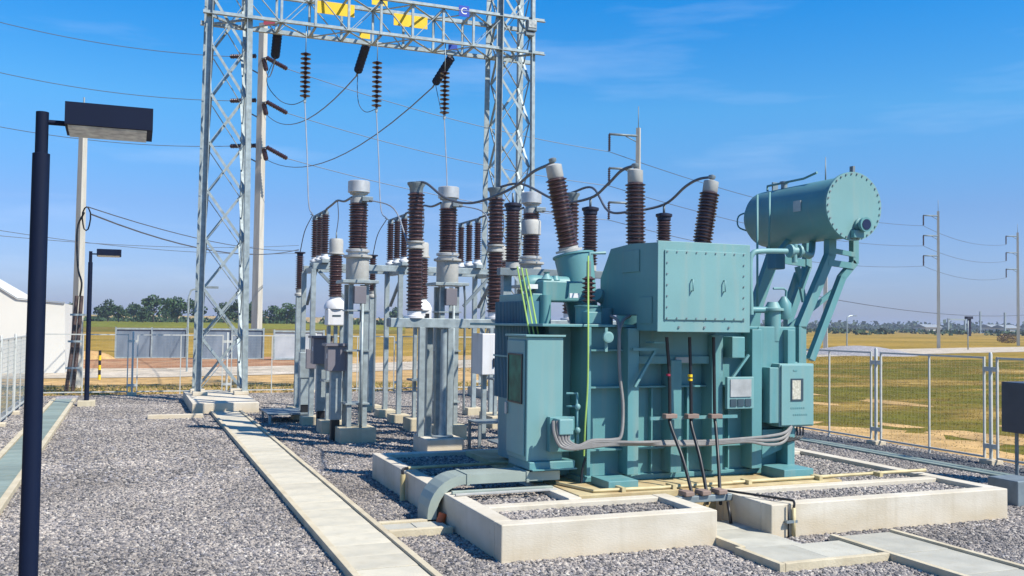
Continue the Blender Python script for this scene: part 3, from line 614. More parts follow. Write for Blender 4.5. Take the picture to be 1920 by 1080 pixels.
# tap-changer drive cabinet, right
dc = tp('drive_cabinet', MB().box(8.15, 8.72, 10.73, 11.03, 1.05, 1.90, .012), 'cabpaint', label='shallow drive cabinet with a small dial window at the right end of the tank')
tp('cabinet_door', MB().box(8.17, 8.70, 10.708, 10.728, 1.07, 1.88, .006), 'cabpaint', dc)
tp('dial', MB().box(8.34, 8.48, 10.700, 10.707, 1.42, 1.68), 'paper', dc)
wf = MB()
for a in ((8.32,8.34,1.40,1.70),(8.48,8.52,1.40,1.70),(8.34,8.48,1.40,1.42),(8.34,8.48,1.68,1.70)): wf.box(a[0], a[1], 10.697, 10.7075, a[2], a[3])
tp('window_frame', wf, 'ink', dc)
ln = MB()
for z, x0, n in ((1.30, 8.32, 7), (1.21, 8.36, 7)):
    for k in range(n): ln.box(x0+k*.035, x0+k*.035+.02, 10.703, 10.7075, z-.008, z+.012)
ln.box(8.36, 8.42, 10.703, 10.7075, 1.80, 1.82); tp('lettering', ln, 'paint', dc, kind='stuff')
tp('side_duct', MB().box(8.0, 8.15, 10.74, 11.0, 1.10, 1.85, .01), 'paint')
tp('lower_bracket', MB().prism([(8.0,10.9,1.0),(8.6,10.9,1.0),(8.3,10.9,.72),(8.0,10.9,.62)], (0,.3,0)))
for k in range(6): tp('drive_cable', MB().tube(spline([at(1476+k*6, 800, Y=10.85), at(1478+k*5, 815+k, Y=10.82), at(1462+k*3, 828, Y=10.75)], 5), .011, 6), 'black')
# conservator --------------------------------------------------------------
CX, CZ, CR, CY0, CY1 = 9.60, 4.14, .45, 11.0, 13.0
cn = tp('conservator', MB().lathe([(CR*.55,-.13),(CR*.85,-.07),(CR,.04),(CR,CY1-CY0)], (CX, CY1, CZ), (0,-1,0), 48), 'paint', label='horizontal round oil conservator tank on tall legs')
tp('end_flange', MB().lathe([(CR+.045,0),(CR+.045,.03)], (CX, CY0, CZ), (0,-1,0), 48), 'paint', cn); tp('end_plate', MB().lathe([(CR+.045,0),(CR+.045,.025)], (CX, CY0-.032, CZ), (0,-1,0), 48), 'cabpaint', cn)
bt = MB()
for k in range(30): a = 2*math.pi*k/30; bt.lathe([(.013,0),(.013,.016)], (CX+(CR+.018)*math.cos(a), CY0-.057, CZ+(CR+.018)*math.sin(a)), (0,-1,0), 6)
tp('bolts', bt, 'galv_dark', cn, kind='stuff')
gx, gz_ = CX+.09, CZ-.27
tp('level_gauge', MB().lathe([(.08,0),(.10,.01),(.10,.04),(.07,.05),(.07,.09),(.105,.1),(.105,.15)], (gx, CY0-.057, gz_), (0,-1,0), 20), 'paint', cn); tp('gauge_glass', MB().lathe([(.075,0),(.075,.008)], (gx, CY0-.208, gz_), (0,-1,0), 20), 'navy_glass', cn)
tp('gauge_bracket', MB().box(gx-.16, gx+.02, CY0-.14, CY0-.06, gz_-.19, gz_-.08, .01), 'paint', cn)
tp('label_plate', MB().lathe([(CR+.004,0),(CR+.004,.14)], (CX, 11.75, CZ), (0,-1,0), 48) if False else MB().bar((CX-CR-.004, 11.55, CZ+.05), (CX-CR-.004, 11.72, CZ+.05), .012, .16), 'plate', cn)
tp('vent_pipe', MB().tube([(CX-.12, 12.8, CZ+CR-.01), (CX-.12, 12.8, CZ+CR+.07), (CX-.12, 11.9, CZ+CR+.07), (CX-.12, 11.6, CZ+CR+.12)], .018, 8), 'paint', cn)
tp('lifting_lug', MB().bar((CX-.05, 12.7, CZ+CR-.02), (CX-.05, 12.7, CZ+CR+.12), .1, .03), 'galv_dark', cn); tp('filler_cap', MB().lathe([(.05,0),(.05,.08),(.07,.085),(.07,.11)], (CX-.1, 12.4, CZ+CR-.02), n=12), 'galv_dark', cn)
tp('lifting_lug', MB().bar((CX, CY0-.02, CZ+CR+.02), (CX, CY0-.02, CZ+CR+.13), .04, .07), 'galv_dark', cn)
tp('sampling_pipe', MB().tube([at(1420, 365, Y=12.2), at(1420, 575, Y=12.2)], .017, 8), 'paint', cn); tp('sampling_pipe', MB().tube([at(1443, 360, Y=12.2), at(1442, 470, Y=12.2)], .017, 8), 'paint', cn)
tp('end_handle', MB().tube(spline([(CX-.3, CY1+.07, CZ+.12), (CX-.42, CY1+.16, CZ+.05), (CX-.42, CY1+.16, CZ-.12), (CX-.3, CY1+.05, CZ-.2)], 4), .014, 6), 'paint', cn)
def leg(pts, Y, w=.13, h=.13): 
    P_ = [at(x, y, Y=Y) for x, y in pts]
    mb = MB()
    for a, b in zip(P_[:-1], P_[1:]): mb.bar(a, b+(b-a).normalized()*.02, w, h, (0,1,0))
    tp('support_leg', mb)
leg([(1557,436),(1556,478),(1500,612),(1500,690)], 11.45, .13, .12); leg([(1601,440),(1601,492),(1578,520),(1520,672)], 11.45, .10, .10)
leg([(1450,440),(1450,478),(1412,590),(1412,640)], 12.9, .19, .12); leg([(1513,450),(1513,500),(1478,600),(1478,660)], 12.9, .11, .12)
def br(a, b, Y, w=.07): tp('brace', MB().bar(at(*a, Y=Y), at(*b, Y=Y), w, .05, (0,1,0)))
br((1552,468),(1603,478), 11.42, .07); br((1552,492),(1600,499), 11.41, .09); br((1448,484),(1512,494), 12.88, .12)
br((1495,500),(1508,566), 12.0); br((1494,512),(1474,572), 12.05); br((1576,535),(1478,615), 11.9); br((1500,540),(1515,500), 11.7, .05)
tp('crosspiece', MB().box(8.46, 8.9, 11.3, 11.45, 1.6, 1.9, .01)); tp('crosspiece', MB().box(8.45, 8.85, 11.9, 12.6, 1.9, 2.05, .01))
tp('buchholz_relay', MB().box(9.1, 9.3, 12.1, 12.3, 3.28, 3.52, .02), 'paint_dark'); tp('oil_pipe', MB().tube([(9.2,12.2,3.5),(9.45,12.2,3.75)], .05, 10))
rod = at(1548, 345, Y=11.9)
tp('cable_support_mast', MB().tube([(rod.x, rod.y, 4.55), (rod.x, rod.y, 5.02)], [.014,.006], 6), 'galv_dark')
# cable duct crossing the left wall ---------------------------------------
du = thing('cable_duct', 'grey-green metal cable duct bending down over the left bund wall to the trench', 'cable duct', (3.4, 11.2, 0))
Y0, Y1, zt, th = 10.92, 11.34, .58, .10
prof = [(5.0,zt),(3.75,zt)]+[(3.75-.45*math.sin(a), zt-.45+.45*math.cos(a)) for a in [k*math.pi/2/8 for k in range(1,9)]]+[(3.30,.02)]
inn = [(3.41,.02)]+[(3.75-.34*math.sin(a), zt-.45+.34*math.cos(a)) for a in [k*math.pi/2/8 for k in range(8,0,-1)]]+[(3.75,zt-.11),(5.0,zt-.11)]
M['duct'] = mat('duct_galvanised', (.30,.345,.30), .55, metal=.1, var=.1)
obj('duct_body', MB().prism([(x, Y0, z) for x, z in prof+inn], (0, Y1-Y0, 0)), 'duct', du)
for x in (3.78, 4.55): obj('duct_joint', MB().box(x, x+.035, Y0-.012, Y1+.012, zt-.122, zt+.012), 'duct', du)
obj('pipe_support', MB().box(3.56, 4.85, 10.78, 10.84, .385, .42, .004), 'duct', du); obj('pipe_support', MB().box(3.56, 4.85, 10.66, 10.70, .385, .41, .004), 'alu_matt', du)
obj('cable_stub', MB().cyl((3.42, 10.85, .02), (3.47, 10.85, .16), .05), 'orange', du, label='orange plastic sleeve at the foot of the duct')
# yellowed PVC conduits over the bund
c1 = thing('pvc_pipe', 'yellowed plastic pipe climbing the left bund wall and running back to the transformer', 'pipe', (3.45, 12.6, 0))
obj('pipe_run', MB().tube(spline([(3.44,12.55,.0),(3.44,12.55,.36)], 2), .036, 10).tube([(3.52,12.62,.43),(4.2,12.66,.43),(5.0,12.7,.43)], .022, 8), 'pvc', c1); obj('pipe_bend', MB().tube(spline([(3.44,12.55,.34),(3.44,12.56,.42),(3.53,12.62,.43)], 4), .02, 8), 'black', c1)
c2 = thing('pvc_pipe', 'yellowed plastic pipe down the front of the right bund wall beside the gap', 'pipe', (6.97, 9.0, 0))
px_ = 7.08
obj('pipe_run', MB().tube([(px_, 9.055, .0), (px_, 9.055, .34)], .022, 8), 'pvc', c2); obj('pipe_run', MB().tube([(px_-.07, 9.06, .0), (px_-.07, 9.06, .38)], .01, 6), 'black', c2); obj('pipe_bend', MB().tube(spline([(px_,9.055,.33),(px_,9.055,.41),(px_-.04,9.15,.42),(6.7,9.9,.42)], 4), .014, 8), 'black', c2); obj('pipe_clip', MB().box(px_-.11, px_+.04, 9.035, 9.085, .17, .20), 'galv_dark', c2)
c3 = thing('pvc_pipe', 'long yellowed plastic pipe lying across the plinth in front of the transformer', 'pipe', (7.5, 10.15, .4))
obj('pipe_run', MB().tube([(4.98,10.95,.425),(5.16,10.3,.425),(6.0,10.26,.425),(7.1,10.3,.425)], .022, 8).tube([(7.1,10.3,.43),(8.8,10.34,.43),(10.35,10.38,.43)], .022, 8), 'pvc', c3)
for x in (5.5, 6.2, 7.3, 8.4, 9.4): obj('pipe_clip', MB().box(x, x+.05, 10.22, 10.40, .401, .455), 'pvc', c3)
cg = thing('cable_clamp_rail', 'brown clamp rail holding black cables in the bund gap', 'clamp rail', (6.4, 9.9, .3))
obj('rail', MB().box(6.045, 6.795, 9.84, 9.94, .30, .38, .01), 'galv_dark', cg)
for k in range(3): obj('clamp', MB().box(6.12+k*.23, 6.24+k*.23, 9.80, 9.98, .385, .44, .01), 'clampwood', cg)
obj('cable_tail', MB().tube([(6.7, 9.8, .3), (6.68, 9.7, .06)], .02, 8), 'black', cg)
# ----------------------------------------------------------- arresters behind
ARR = []
ay = 14.6
fr = thing('steel_frame', 'steel beam frame behind the transformer carrying three surge arresters', 'steel frame', (7.2, ay, 0))
obj('beam', MB().box(5.55, 9.1, ay-.08, ay+.08, 3.18, 3.30, .004), 'galv_dark', fr)
for x in (5.75, 8.8):
    obj('post', MB().box(x-.07, x+.07, ay+.1, ay+.24, -.05, 3.18), 'galv', fr)
for i, (px, py, w) in enumerate(((962, 372, 'left'), (1107, 380, 'middle'), (1245, 392, 'right'))):
    p = at(px, py, Y=ay); zt = p.z; x = p.x
    t = thing('surge_arrester', f'{w} of three brown surge arresters with black caps just behind the transformer', 'surge arrester', (x, ay, 3.30), 'surge arresters behind the transformer')
    obj('insulator', sheds(MB(), (x, ay, 3.40), (x, ay, zt-.22), .10, .135, 18, 22), 'porcelain', t)
    obj('base', MB().cyl((x, ay, 3.301), (x, ay, 3.40), .11), 'alu_matt', t)
    obj('cap', MB().lathe([(.10,0),(.12,.02),(.12,.07),(.145,.09),(.145,.13),(.07,.15)], (x, ay, zt-.22), n=18), 'polymer', t)
    obj('terminal', MB().cyl((x, ay, zt-.08), (x, ay, zt+.09), .022, n=8), 'galv_dark', t); ARR.append(Vector((x, ay, zt+.08)))
# ================================================================== SWITCHYARD
PH = (4.22, 6.12, 8.0)
side = ('left', 'middle', 'right')
# current transformers ------------------------------------------------------
def make_ct(x, y, w):
    t = thing('current_transformer', '', 'current transformer', (x, y, 0), 'current transformers in a row behind the circuit breaker')
    obj('pedestal', MB().box(x-.36, x+.36, y-.36, y+.36, -.1, .30, .015), 'concrete_lt', t)
    for sx in (-.2, .2):
        for sy in (-.2, .2): obj('stand_leg', MB().angle((x+sx, y+sy, .30), (x+sx, y+sy, 3.14), .09, .012, flip=(1 if sx > 0 else -1)), 'galv', t)
    for z in (.75, 1.8, 2.6): obj('stand_plate', MB().box(x-.24, x+.24, y-.24, y+.24, z, z+.03), 'galv', t)
    obj('top_plate', MB().box(x-.36, x+.36, y-.36, y+.36, 3.16, 3.22, .004), 'galv', t)
    obj('lower_tank', MB().lathe([(.22,0),(.23,.02),(.23,.44),(.29,.46),(.29,.50),(.20,.51)], (x, y, 3.222), n=28), 'alu_matt', t)
    obj('lower_flange', MB().lathe([(.20,0),(.20,.05),(.24,.06),(.24,.10),(.19,.12)], (x, y, 3.735), n=24), 'alu', t)
    obj('insulator', sheds(MB(), (x, y, 3.86), (x, y, 4.78), .165, .20, 17, 24), 'porcelain', t)
    obj('head', MB().lathe([(.17,0),(.17,.10),(.13,.11),(.13,.17),(.18,.18),(.18,.22)], (x, y, 4.78), n=24), 'alu_matt', t)
    obj('cap', MB().lathe([(.20,0),(.22,.01),(.22,.225),(.20,.24),(.08,.245)], (x, y, 4.99), n=28), 'alu', t)
    obj('terminal', MB().box(x+.02, x+.24, y-.24, y-.12, 4.80, 4.90, .01), 'galv_dark', t)
    obj('cable_pipe', MB().tube([(x+.30, y-.2, 3.2), (x+.33, y-.2, 2.9), (x+.33, y-.2, .6)], .025, 7), 'galv_dark', t)
    obj('junction_box', MB().box(x-.12, x+.12, y-.32, y-.22, 2.75, 3.1, .01), 'greybox', t)
    obj('conduit', MB().tube([(x+.05, y-.3, 2.75), (x+.05, y-.3, .3)], .03, 8), 'galv', t)
    return t
ct = make_ct(PH[0], 19.1, 'left'); ct['label'] = 'left of three white-capped current transformers, nearest the gantry tower'
copy_tree(ct, (PH[1], 19.1, 0), 'middle of three white-capped current transformers, between the breaker columns')
c3t = copy_tree(ct, (PH[2], 19.1, 0), 'right of three white-capped current transformers, partly behind the transformer')
obj('collar', MB().lathe([(.17,0),(.215,.02),(.215,.30),(.19,.34)], (PH[2], 19.1, 4.30), n=24), 'alu_matt', c3t)
# voltage transformers --------------------------------------------------------
def make_vt(x, y):
    t = thing('voltage_transformer', '', 'voltage transformer', (x, y, 0), 'white-based voltage transformers')
    obj('pedestal', MB().box(x-.3, x+.3, y-.3, y+.3, -.1, .28, .015), 'concrete_lt', t)
    for sx in (-.13, 0.02, .15): obj('stand_leg', MB().box(x+sx-.035, x+sx+.035, y-.05, y+.05, .28, 2.30), 'galv', t)
    obj('stand_plate', MB().box(x-.25, x+.25, y-.22, y+.22, 1.1, 1.14), 'galv_dark', t)
    obj('tank', MB().box(x-.19, x+.19, y-.19, y+.19, 2.305, 2.66, .02), 'white', t)
    obj('shoulder', MB().lathe([(.24,0),(.24,.06),(.19,.16),(.12,.22),(.12,.26)], (x, y, 2.66), n=20), 'white', t)
    obj('nameplate', MB().box(x-.09, x+.09, y-.20, y-.193, 2.50, 2.53), 'ink', t)
    obj('insulator', sheds(MB(), (x, y, 2.92), (x, y, 3.82), .125, .155, 17, 22), 'porcelain', t)
    obj('head', MB().lathe([(.18,0),(.18,.03),(.15,.04),(.15,.30),(.13,.34)], (x, y, 3.84), n=22), 'alu_matt', t)
    obj('terminal', MB().cyl((x, y, 4.18), (x, y, 4.32), .015, n=8), 'galv_dark', t)
    return t
vt = make_vt(4.10, 20.7); vt['label'] = 'left of three voltage transformers with a white base box, behind the grey boxes'
copy_tree(vt, (6.03, 20.7, 0), 'middle of three voltage transformers with a white base box, behind the left breaker column')
copy_tree(vt, (7.95, 20.7, 0), 'right of three voltage transformers with a white base box, behind the middle breaker column')
# circuit breaker ------------------------------------------------------------
by = 17.2
brk = thing('circuit_breaker', 'three-pole circuit breaker, tall brown two-stage columns standing on one grey steel beam', 'circuit breaker', (6.4, by, 0))
obj('beam', MB().box(4.40, 9.4, by-.14, by+.14, 2.30, 2.47, .006), 'galv', brk)
obj('beam_end', MB().box(4.385, 4.399, by-.12, by+.12, 2.32, 2.45), 'galv_dark', brk)
for x, y in ((5.0, by-.1), (5.22, by+.14), (5.55, by-.1), (5.40, by+.14), (8.9, by-.1), (9.1, by+.14)): obj('post', MB().box(x-.055, x+.055, y-.06, y+.06, .30, 2.30, .004), 'galv', brk)
obj('post', MB().lathe([(.06,0),(.06,1.95),(.13,1.97)], (5.36, by-.32, .33), n=16), 'galv', brk); obj('post_foot', MB().lathe([(.20,0),(.20,.03),(.08,.04),(.06,.28)], (5.36, by-.32, .30), n=10, smooth=False), 'galv', brk)
obj('pedestal', MB().box(4.98, 5.68, by-.62, by+.30, -.1, .30, .015), 'concrete', brk); obj('pedestal', MB().box(8.6, 9.4, by-.4, by+.4, -.1, .28, .015), 'concrete_lt', brk)
for k in range(3):
    x = (4.88, 6.47, 8.06)[k]
    for nm, z0, z1, n in (('lower_insulator', 2.60, 3.74, 17), ('upper_insulator', 3.90, 4.80, 13)):
        obj(nm, sheds(MB(), (x, by, z0), (x, by, z1), .125, .165, n, 24), 'porcelain', brk)
    obj('column_base', MB().lathe([(.19,0),(.19,.04),(.13,.05),(.13,.13)], (x, by, 2.472), n=22), 'white', brk)
    obj('column_joint', MB().lathe([(.11,0),(.17,.02),(.17,.05),(.13,.06),(.13,.12),(.17,.13),(.17,.16)], (x, by, 3.74), n=22), 'alu_matt', brk)
    obj('column_cap', MB().lathe([(.12,0),(.13,.10),(.17,.16),(.17,.19)], (x, by, 4.80), n=22), 'galv_dark', brk)
    obj('linkage', MB().box(x+.2, x+.26, by-.10, by-.04, 2.475, 2.56), 'black', brk)
cbx = obj('control_box', MB().box(6.12, 6.86, by-.30, by+.28, 1.43, 2.20, .012), 'white', brk, label='white control box hung under the breaker beam')
obj('box_window', MB().box(6.42, 6.54, by-.308, by-.302, 1.86, 2.06, .002), 'navy_glass', cbx); obj('box_handle', MB().box(6.34, 6.37, by-.33, by-.302, 1.58, 1.74), 'black', cbx); obj('box_door', MB().box(6.32, 6.84, by-.3015, by-.29, 1.45, 2.18), 'white', cbx)
for x in (6.25, 6.6): obj('box_leg', MB().box(x-.04, x+.04, by-.1, by, .2, 1.43), 'galv', brk)
stp = thing('access_step', 'dark grey two-tread steel access step under the white control box', 'step', (6.2, 17, 0))
obj('tread', MB().box(5.85, 6.6, 16.3, 16.9, .58, .61), 'galv_dark', stp); obj('tread', MB().box(6.0, 7.2, 15.7, 16.25, .28, .31), 'galv_dark', stp)
for x, y, z in ((5.88, 16.33, .58), (6.56, 16.33, .58), (5.88, 16.87, .58), (6.56, 16.87, .58), (6.03, 15.73, .28), (7.16, 15.73, .28), (7.16, 16.2, .28)): obj('leg', MB().box(x-.025, x+.025, y-.025, y+.025, -.02, z), 'galv_dark', stp)
s2 = thing('work_platform', 'low dark grey steel platform on short legs beside the long trench', 'platform', (3.3, 23.6, 0))
obj('deck', MB().box(3.0, 3.95, 22.75, 24.1, .20, .24, .004), 'galv_dark', s2)
for x, y in ((3.05,22.8),(3.9,22.8),(3.05,24.05),(3.9,24.05)): obj('leg', MB().box(x-.03, x+.03, y-.03, y+.03, -.02, .2), 'galv', s2)
# disconnectors ---------------------------------------------------------------
YD = (22.4, 23.05, 23.7)
dm = [mesh_of('insulator', sheds(MB(), (0,0,0), (0,0,.92), .065, .105, 17, 16)), None]; dm[0].materials.append(M['porcelain'])
df = thing('steel_frame', 'galvanised steel frame of posts and beams carrying the three disconnector switches', 'steel frame', (6.2, 23, 0))
for y in (22.4, 23.7):
    obj('beam', MB().box(3.9, 8.5, y-.06, y+.06, 3.60, 3.74, .004), 'galv', df)
    for x in (3.92, 6.0, 8.35):
        obj('post', MB().box(x-.055, x+.055, y-.055, y+.055, .2, 3.60, .004), 'galv', df); obj('pedestal', MB().box(x-.22, x+.22, y-.22, y+.22, -.1, .2, .012), 'concrete_lt', df)
for x in (3.99, 6.07, 8.42):
    obj('side_beam', MB().box(x-.05, x+.05, 22.46, 23.64, 3.55, 3.67), 'galv', df)
    obj('brace', MB().bar((x, 22.5, 3.55), (x, 23.6, 2.8), .06), 'galv_dark', df)
obj('brace', MB().bar((4.05, 22.4, 3.55), (4.8, 22.4, 2.8), .07), 'galv_dark', df); obj('brace', MB().bar((8.3, 22.4, 3.55), (7.6, 22.4, 2.8), .07), 'galv_dark', df)
obj('drive_box', MB().box(3.76, 4.08, 22.2, 22.30, 1.3, 1.75, .01), 'greybox', df)
DISC = []
for i, x in enumerate(PH):
    x = x-.05
    t = thing('disconnector', f'{side[i]} of three disconnector switches, each a line of three slim brown posts under a tube', 'disconnector', (x, 23.05, 3.7), 'disconnectors on the steel frame')
    obj('base_channel', MB().box(x-.09, x+.09, 22.2, 23.9, 3.745, 3.83, .004), 'galv', t)
    for y in YD:
        o = obj('insulator', dm[0], None, t); o.location = (0, y-23.05, .26)
        obj('post_base', MB().lathe([(.12,0),(.12,.04),(.08,.06),(.08,.12)], (x, y, 3.84), n=14), 'white', t)
        obj('post_cap', MB().lathe([(.075,0),(.08,.04),(.06,.09)], (x, y, 4.88), n=14), 'galv_dark', t)
    obj('contact_tube', MB().tube([(x, 22.25, 4.98), (x, 23.85, 4.98)], .028, 8), 'galv_dark', t)
    obj('arcing_horn', MB().tube([(x, 23.8, 4.98), (x-.05, 24.1, 5.06)], .012, 6), 'galv_dark', t)
    DISC.append(Vector((x, 22.3, 5.0)))
# line arresters
LA = []
for i, x in enumerate((4.10, 6.05, 8.0)):
    zt = 4.22
    t = thing('line_arrester', f'{side[i]} of three slim brown line arresters on thin posts below the gantry', 'surge arrester', (x, 25.5, 0), 'line arresters below the gantry')
    obj('post', MB().box(x-.08, x+.08, 25.42, 25.58, .15, 3.05, .004), 'galv', t); obj('pedestal', MB().box(x-.25, x+.25, 25.25, 25.75, -.1, .16, .012), 'concrete_lt', t)
    obj('base', MB().lathe([(.12,0),(.12,.05),(.08,.08),(.10,.18)], (x, 25.5, 3.05), n=14), 'alu_matt', t)
    obj('insulator', sheds(MB(), (x, 25.5, 3.22), (x, 25.5, 4.10), .07, .115, 17, 16), 'porcelain', t)
    obj('cap', MB().lathe([(.08,0),(.08,.05),(.14,.07),(.14,.10)], (x, 25.5, 4.10), n=14), 'polymer', t); LA.append(Vector((x, 25.5, 4.2)))
# secondary boxes on posts -----------------------------------------------------
def junction(px, py, zb, zt_, w, d, label, roof=True, m='greybox', boot=True, nm='junction_cabinet'):
    g_ = at(px, py, z=0); x, y = g_.x, g_.y
    t = thing(nm, label, 'junction box', (x, y, 0))
    obj('box', MB().box(x-w/2, x+w/2, y-d/2, y+d/2, zb, zt_, .01), m, t)
    if roof: obj('roof', MB().prism([(x-w/2-.05, y-d/2-.05, zt_+.002), (x+w/2+.05, y-d/2-.05, zt_+.002), (x+w/2+.05, y-d/2-.05, zt_+.05), (x-w/2-.05, y-d/2-.05, zt_+.05)], (0, d+.1, .0)), m, t)
    obj('post', MB().box(x-.11, x+.11, y-.09, y+.09, .42 if boot else -.05, zb, .005), 'galv', t)
    if boot: obj('boot', MB().box(x-.085, x+.085, y-.07, y+.07, -.05, .42, .01), 'black', t)
    obj('door_label', MB().box(x-w/2-.004, x-w/2-.001, y-.12, y-.06, (zb+zt_)/2, (zb+zt_)/2+.10), 'white', t); return t
junction(627, 826, 1.40, 1.90, .40, .34, 'grey sloping-lid junction box on a steel post with a black boot, nearest of the cluster')
junction(600, 806, 1.45, 2.02, .42, .36, 'grey junction box on a post, just behind and left of the nearest grey box')
junction(570, 792, 1.05, 1.65, .28, .22, 'narrow galvanised junction box at the left end of the cluster', roof=False, m='galv', boot=True)
gc = thing('gas_cabinet', 'dark grey equipment box on thin legs at the right edge of the yard', 'cabinet', (12.9, 11, 0))
obj('box', MB().box(12.77, 13.27, 10.7, 11.25, .80, 1.58, .01), 'slate', gc)
for x, y in ((12.98,10.8),(13.2,10.8),(12.98,11.15),(13.2,11.15)): obj('leg', MB().box(x-.02, x+.02, y-.02, y+.02, 0, .78), 'galv_dark', gc)
single('concrete_block', MB().box(11.25, 11.75, 9.65, 10.15, -.05, .34, .012), 'galv_dark', 'square grey concrete block on the gravel at the right edge', 'block')
# ================================================================== GANTRY
gan = thing('gantry', 'tall galvanised lattice gantry of two towers and a crossbeam with coloured phase plates', 'gantry', (6.9, 29, 0))
def gal(name, mb, m='galv', label=None): return obj(name, mb, m, gan, label)
ZB, ZBT = 11.12, 12.2
def tower(xc, yc, wb, wt, ztop, Hbase=.37):
    def corner(sx, sy, z): w = wb+(wt-wb)*min(1, z/10.0); return Vector((xc+sx*w/2, yc+sy*w/2, z))
    for sx in (-1,1):
        for sy in (-1,1): gal('leg', MB().angle(corner(sx,sy,Hbase), corner(sx,sy,ztop), .17, .018, (0,sy,0), flip=(-sx*sy)))
    zs = [.45]; 
    while zs[-1] < ztop-.7: zs.append(zs[-1]+1.40)
    for a, b in zip(zs[:-1], zs[1:]):
        for f in range(4):
            c = [(-1,-1),(1,-1),(1,1),(-1,1)]; p, q = c[f], c[(f+1)%4]
            gal('brace', MB().bar(corner(*p,a), corner(*q,b), .075, .016)); gal('brace', MB().bar(corner(*q,a), corner(*p,b), .016, .075))
    for z in (zs[-1],):
        for f in range(4):
            c = [(-1,-1),(1,-1),(1,1),(-1,1)]; gal('horizontal', MB().bar(corner(*c[f],z), corner(*c[(f+1)%4],z), .06))
tower(2.44, 29.0, 1.12, .90, 14.5); tower(11.33, 29.0, 1.12, .96, 15.2)
bw = 1.1; yb0, yb1 = 29-bw/2, 29+bw/2; xb0, xb1 = 1.7, 12.3
for y in (yb0, yb1):
    for z in (ZB, ZBT): gal('chord', MB().angle((xb0,y,z), (xb1,y,z), .12, .014, flip=(1 if y < 29 else -1)))
nb_ = 8; xs = [2.9+(10.85-2.9)*k/nb_ for k in range(nb_+1)]
for k, x in enumerate(xs):
    for y in (yb0, yb1): gal('strut', MB().bar((x,y,ZB), (x,y,ZBT), .07))
    for z in (ZB, ZBT): gal('strut', MB().bar((x,yb0,z), (x,yb1,z), .06))
    if k < nb_:
        x2 = xs[k+1]; f = k % 2
        for y in (yb0, yb1): gal('brace', MB().bar((x,y,ZB if f else ZBT), (x2,y,ZBT if f else ZB), .07, .018))
        for z in (ZB, ZBT): gal('brace', MB().bar((x,yb0 if f else yb1,z), (x2,yb1 if f else yb0,z), .07, .018))
for x in (2.42, 11.33):
    for f in (-1, 1): gal('strut', MB().bar((x-.6, yb0 if f<0 else yb1, ZB), (x+.6, yb1 if f<0 else yb0, ZB), .06))
# coloured phase plates
def plate(px, py, w, h, Y, m, label, name='phase_plate'):
    p = at(px, py, Y=Y); return gal(name, MB().box(p.x-w/2, p.x+w/2, Y-.01, Y+.01, p.z-h/2, p.z+h/2), m, label)
for px, py, w in ((630, 17, 1.15), (770, 40, 1.1), (712, -1, .5)): plate(px, py, w, .38, 29.2, 'yellow', 'yellow phase plate behind the beam lattice')
plate(684, 66, .34, .22, 29.55, 'yellow', 'small yellow phase plate under the beam'); plate(505, 42, .34, .18, 29.5, 'red', 'small red phase plate under the beam'); plate(849, 89, .30, .18, 29.5, 'blue', 'small blue phase plate under the beam')
bp = plate(870, 21, .34, .34, 28.35, 'blue', 'blue phase plate lettered C above the beam')
fc = bpy.data.curves.new('letter', 'FONT'); fc.body = 'C'; fc.size = .30; fc.extrude = .003; fc.align_x = 'CENTER'; fc.align_y = 'CENTER'
fo = bpy.data.objects.new('tmp', fc); col.objects.link(fo); dg = bpy.context.evaluated_depsgraph_get(); lm = bpy.data.meshes.new_from_object(fo.evaluated_get(dg)); bpy.data.objects.remove(fo)
lo_ = bpy.data.objects.new('letter', lm); col.objects.link(lo_); lm.materials.clear(); lm.materials.append(M['white_letter']); lo_.parent = bp
pp = at(870, 21, Y=28.335); lo_.rotation_euler = (math.pi/2, 0, 0); lo_.location = pp-Vector(gan.location)
# footings
ft = thing('gantry_footing', 'pale concrete footing block under the left gantry tower at the end of the trench', 'footing', (2.3, 28, 0))
obj('slab', MB().box(1.50, 3.15, 25.62, 30.1, -.1, .27, .015), 'concrete', ft)
for sx in (-1,1):
    for sy in (-1,1): obj('plinth', MB().box(2.42+sx*.56-.2, 2.42+sx*.56+.2, 29+sy*.56-.2, 29+sy*.56+.2, .272, .37, .01), 'concrete', ft)
f2 = thing('gantry_footing', 'concrete footing block under the right gantry tower, behind the transformer', 'footing', (11.4, 29, 0)); obj('slab', MB().box(10.4, 12.5, 28, 30.1, -.1, .3, .015), 'concrete', f2)
# floodlight
fl = thing('floodlight', 'grey floodlight fixed to the right gantry tower', 'floodlight', at(985, 55, Y=28.3))
p = at(994, 55, Y=28.3); obj('housing', MB().box(p.x-.16, p.x+.16, 28.1, 28.34, p.z-.10, p.z+.26, .02), 'galv_dark', fl); obj('glass', MB().box(p.x-.13, p.x+.13, 28.085, 28.098, p.z+.0, p.z+.23), 'lens', fl); obj('ballast', MB().box(p.x-.2, p.x+.1, 28.15, 28.3, p.z-.24, p.z-.12, .01), 'galv_dark', fl); obj('arm', MB().bar((p.x-.45, 28.4, p.z-.15), (p.x, 28.3, p.z-.12), .04), 'galv', fl)
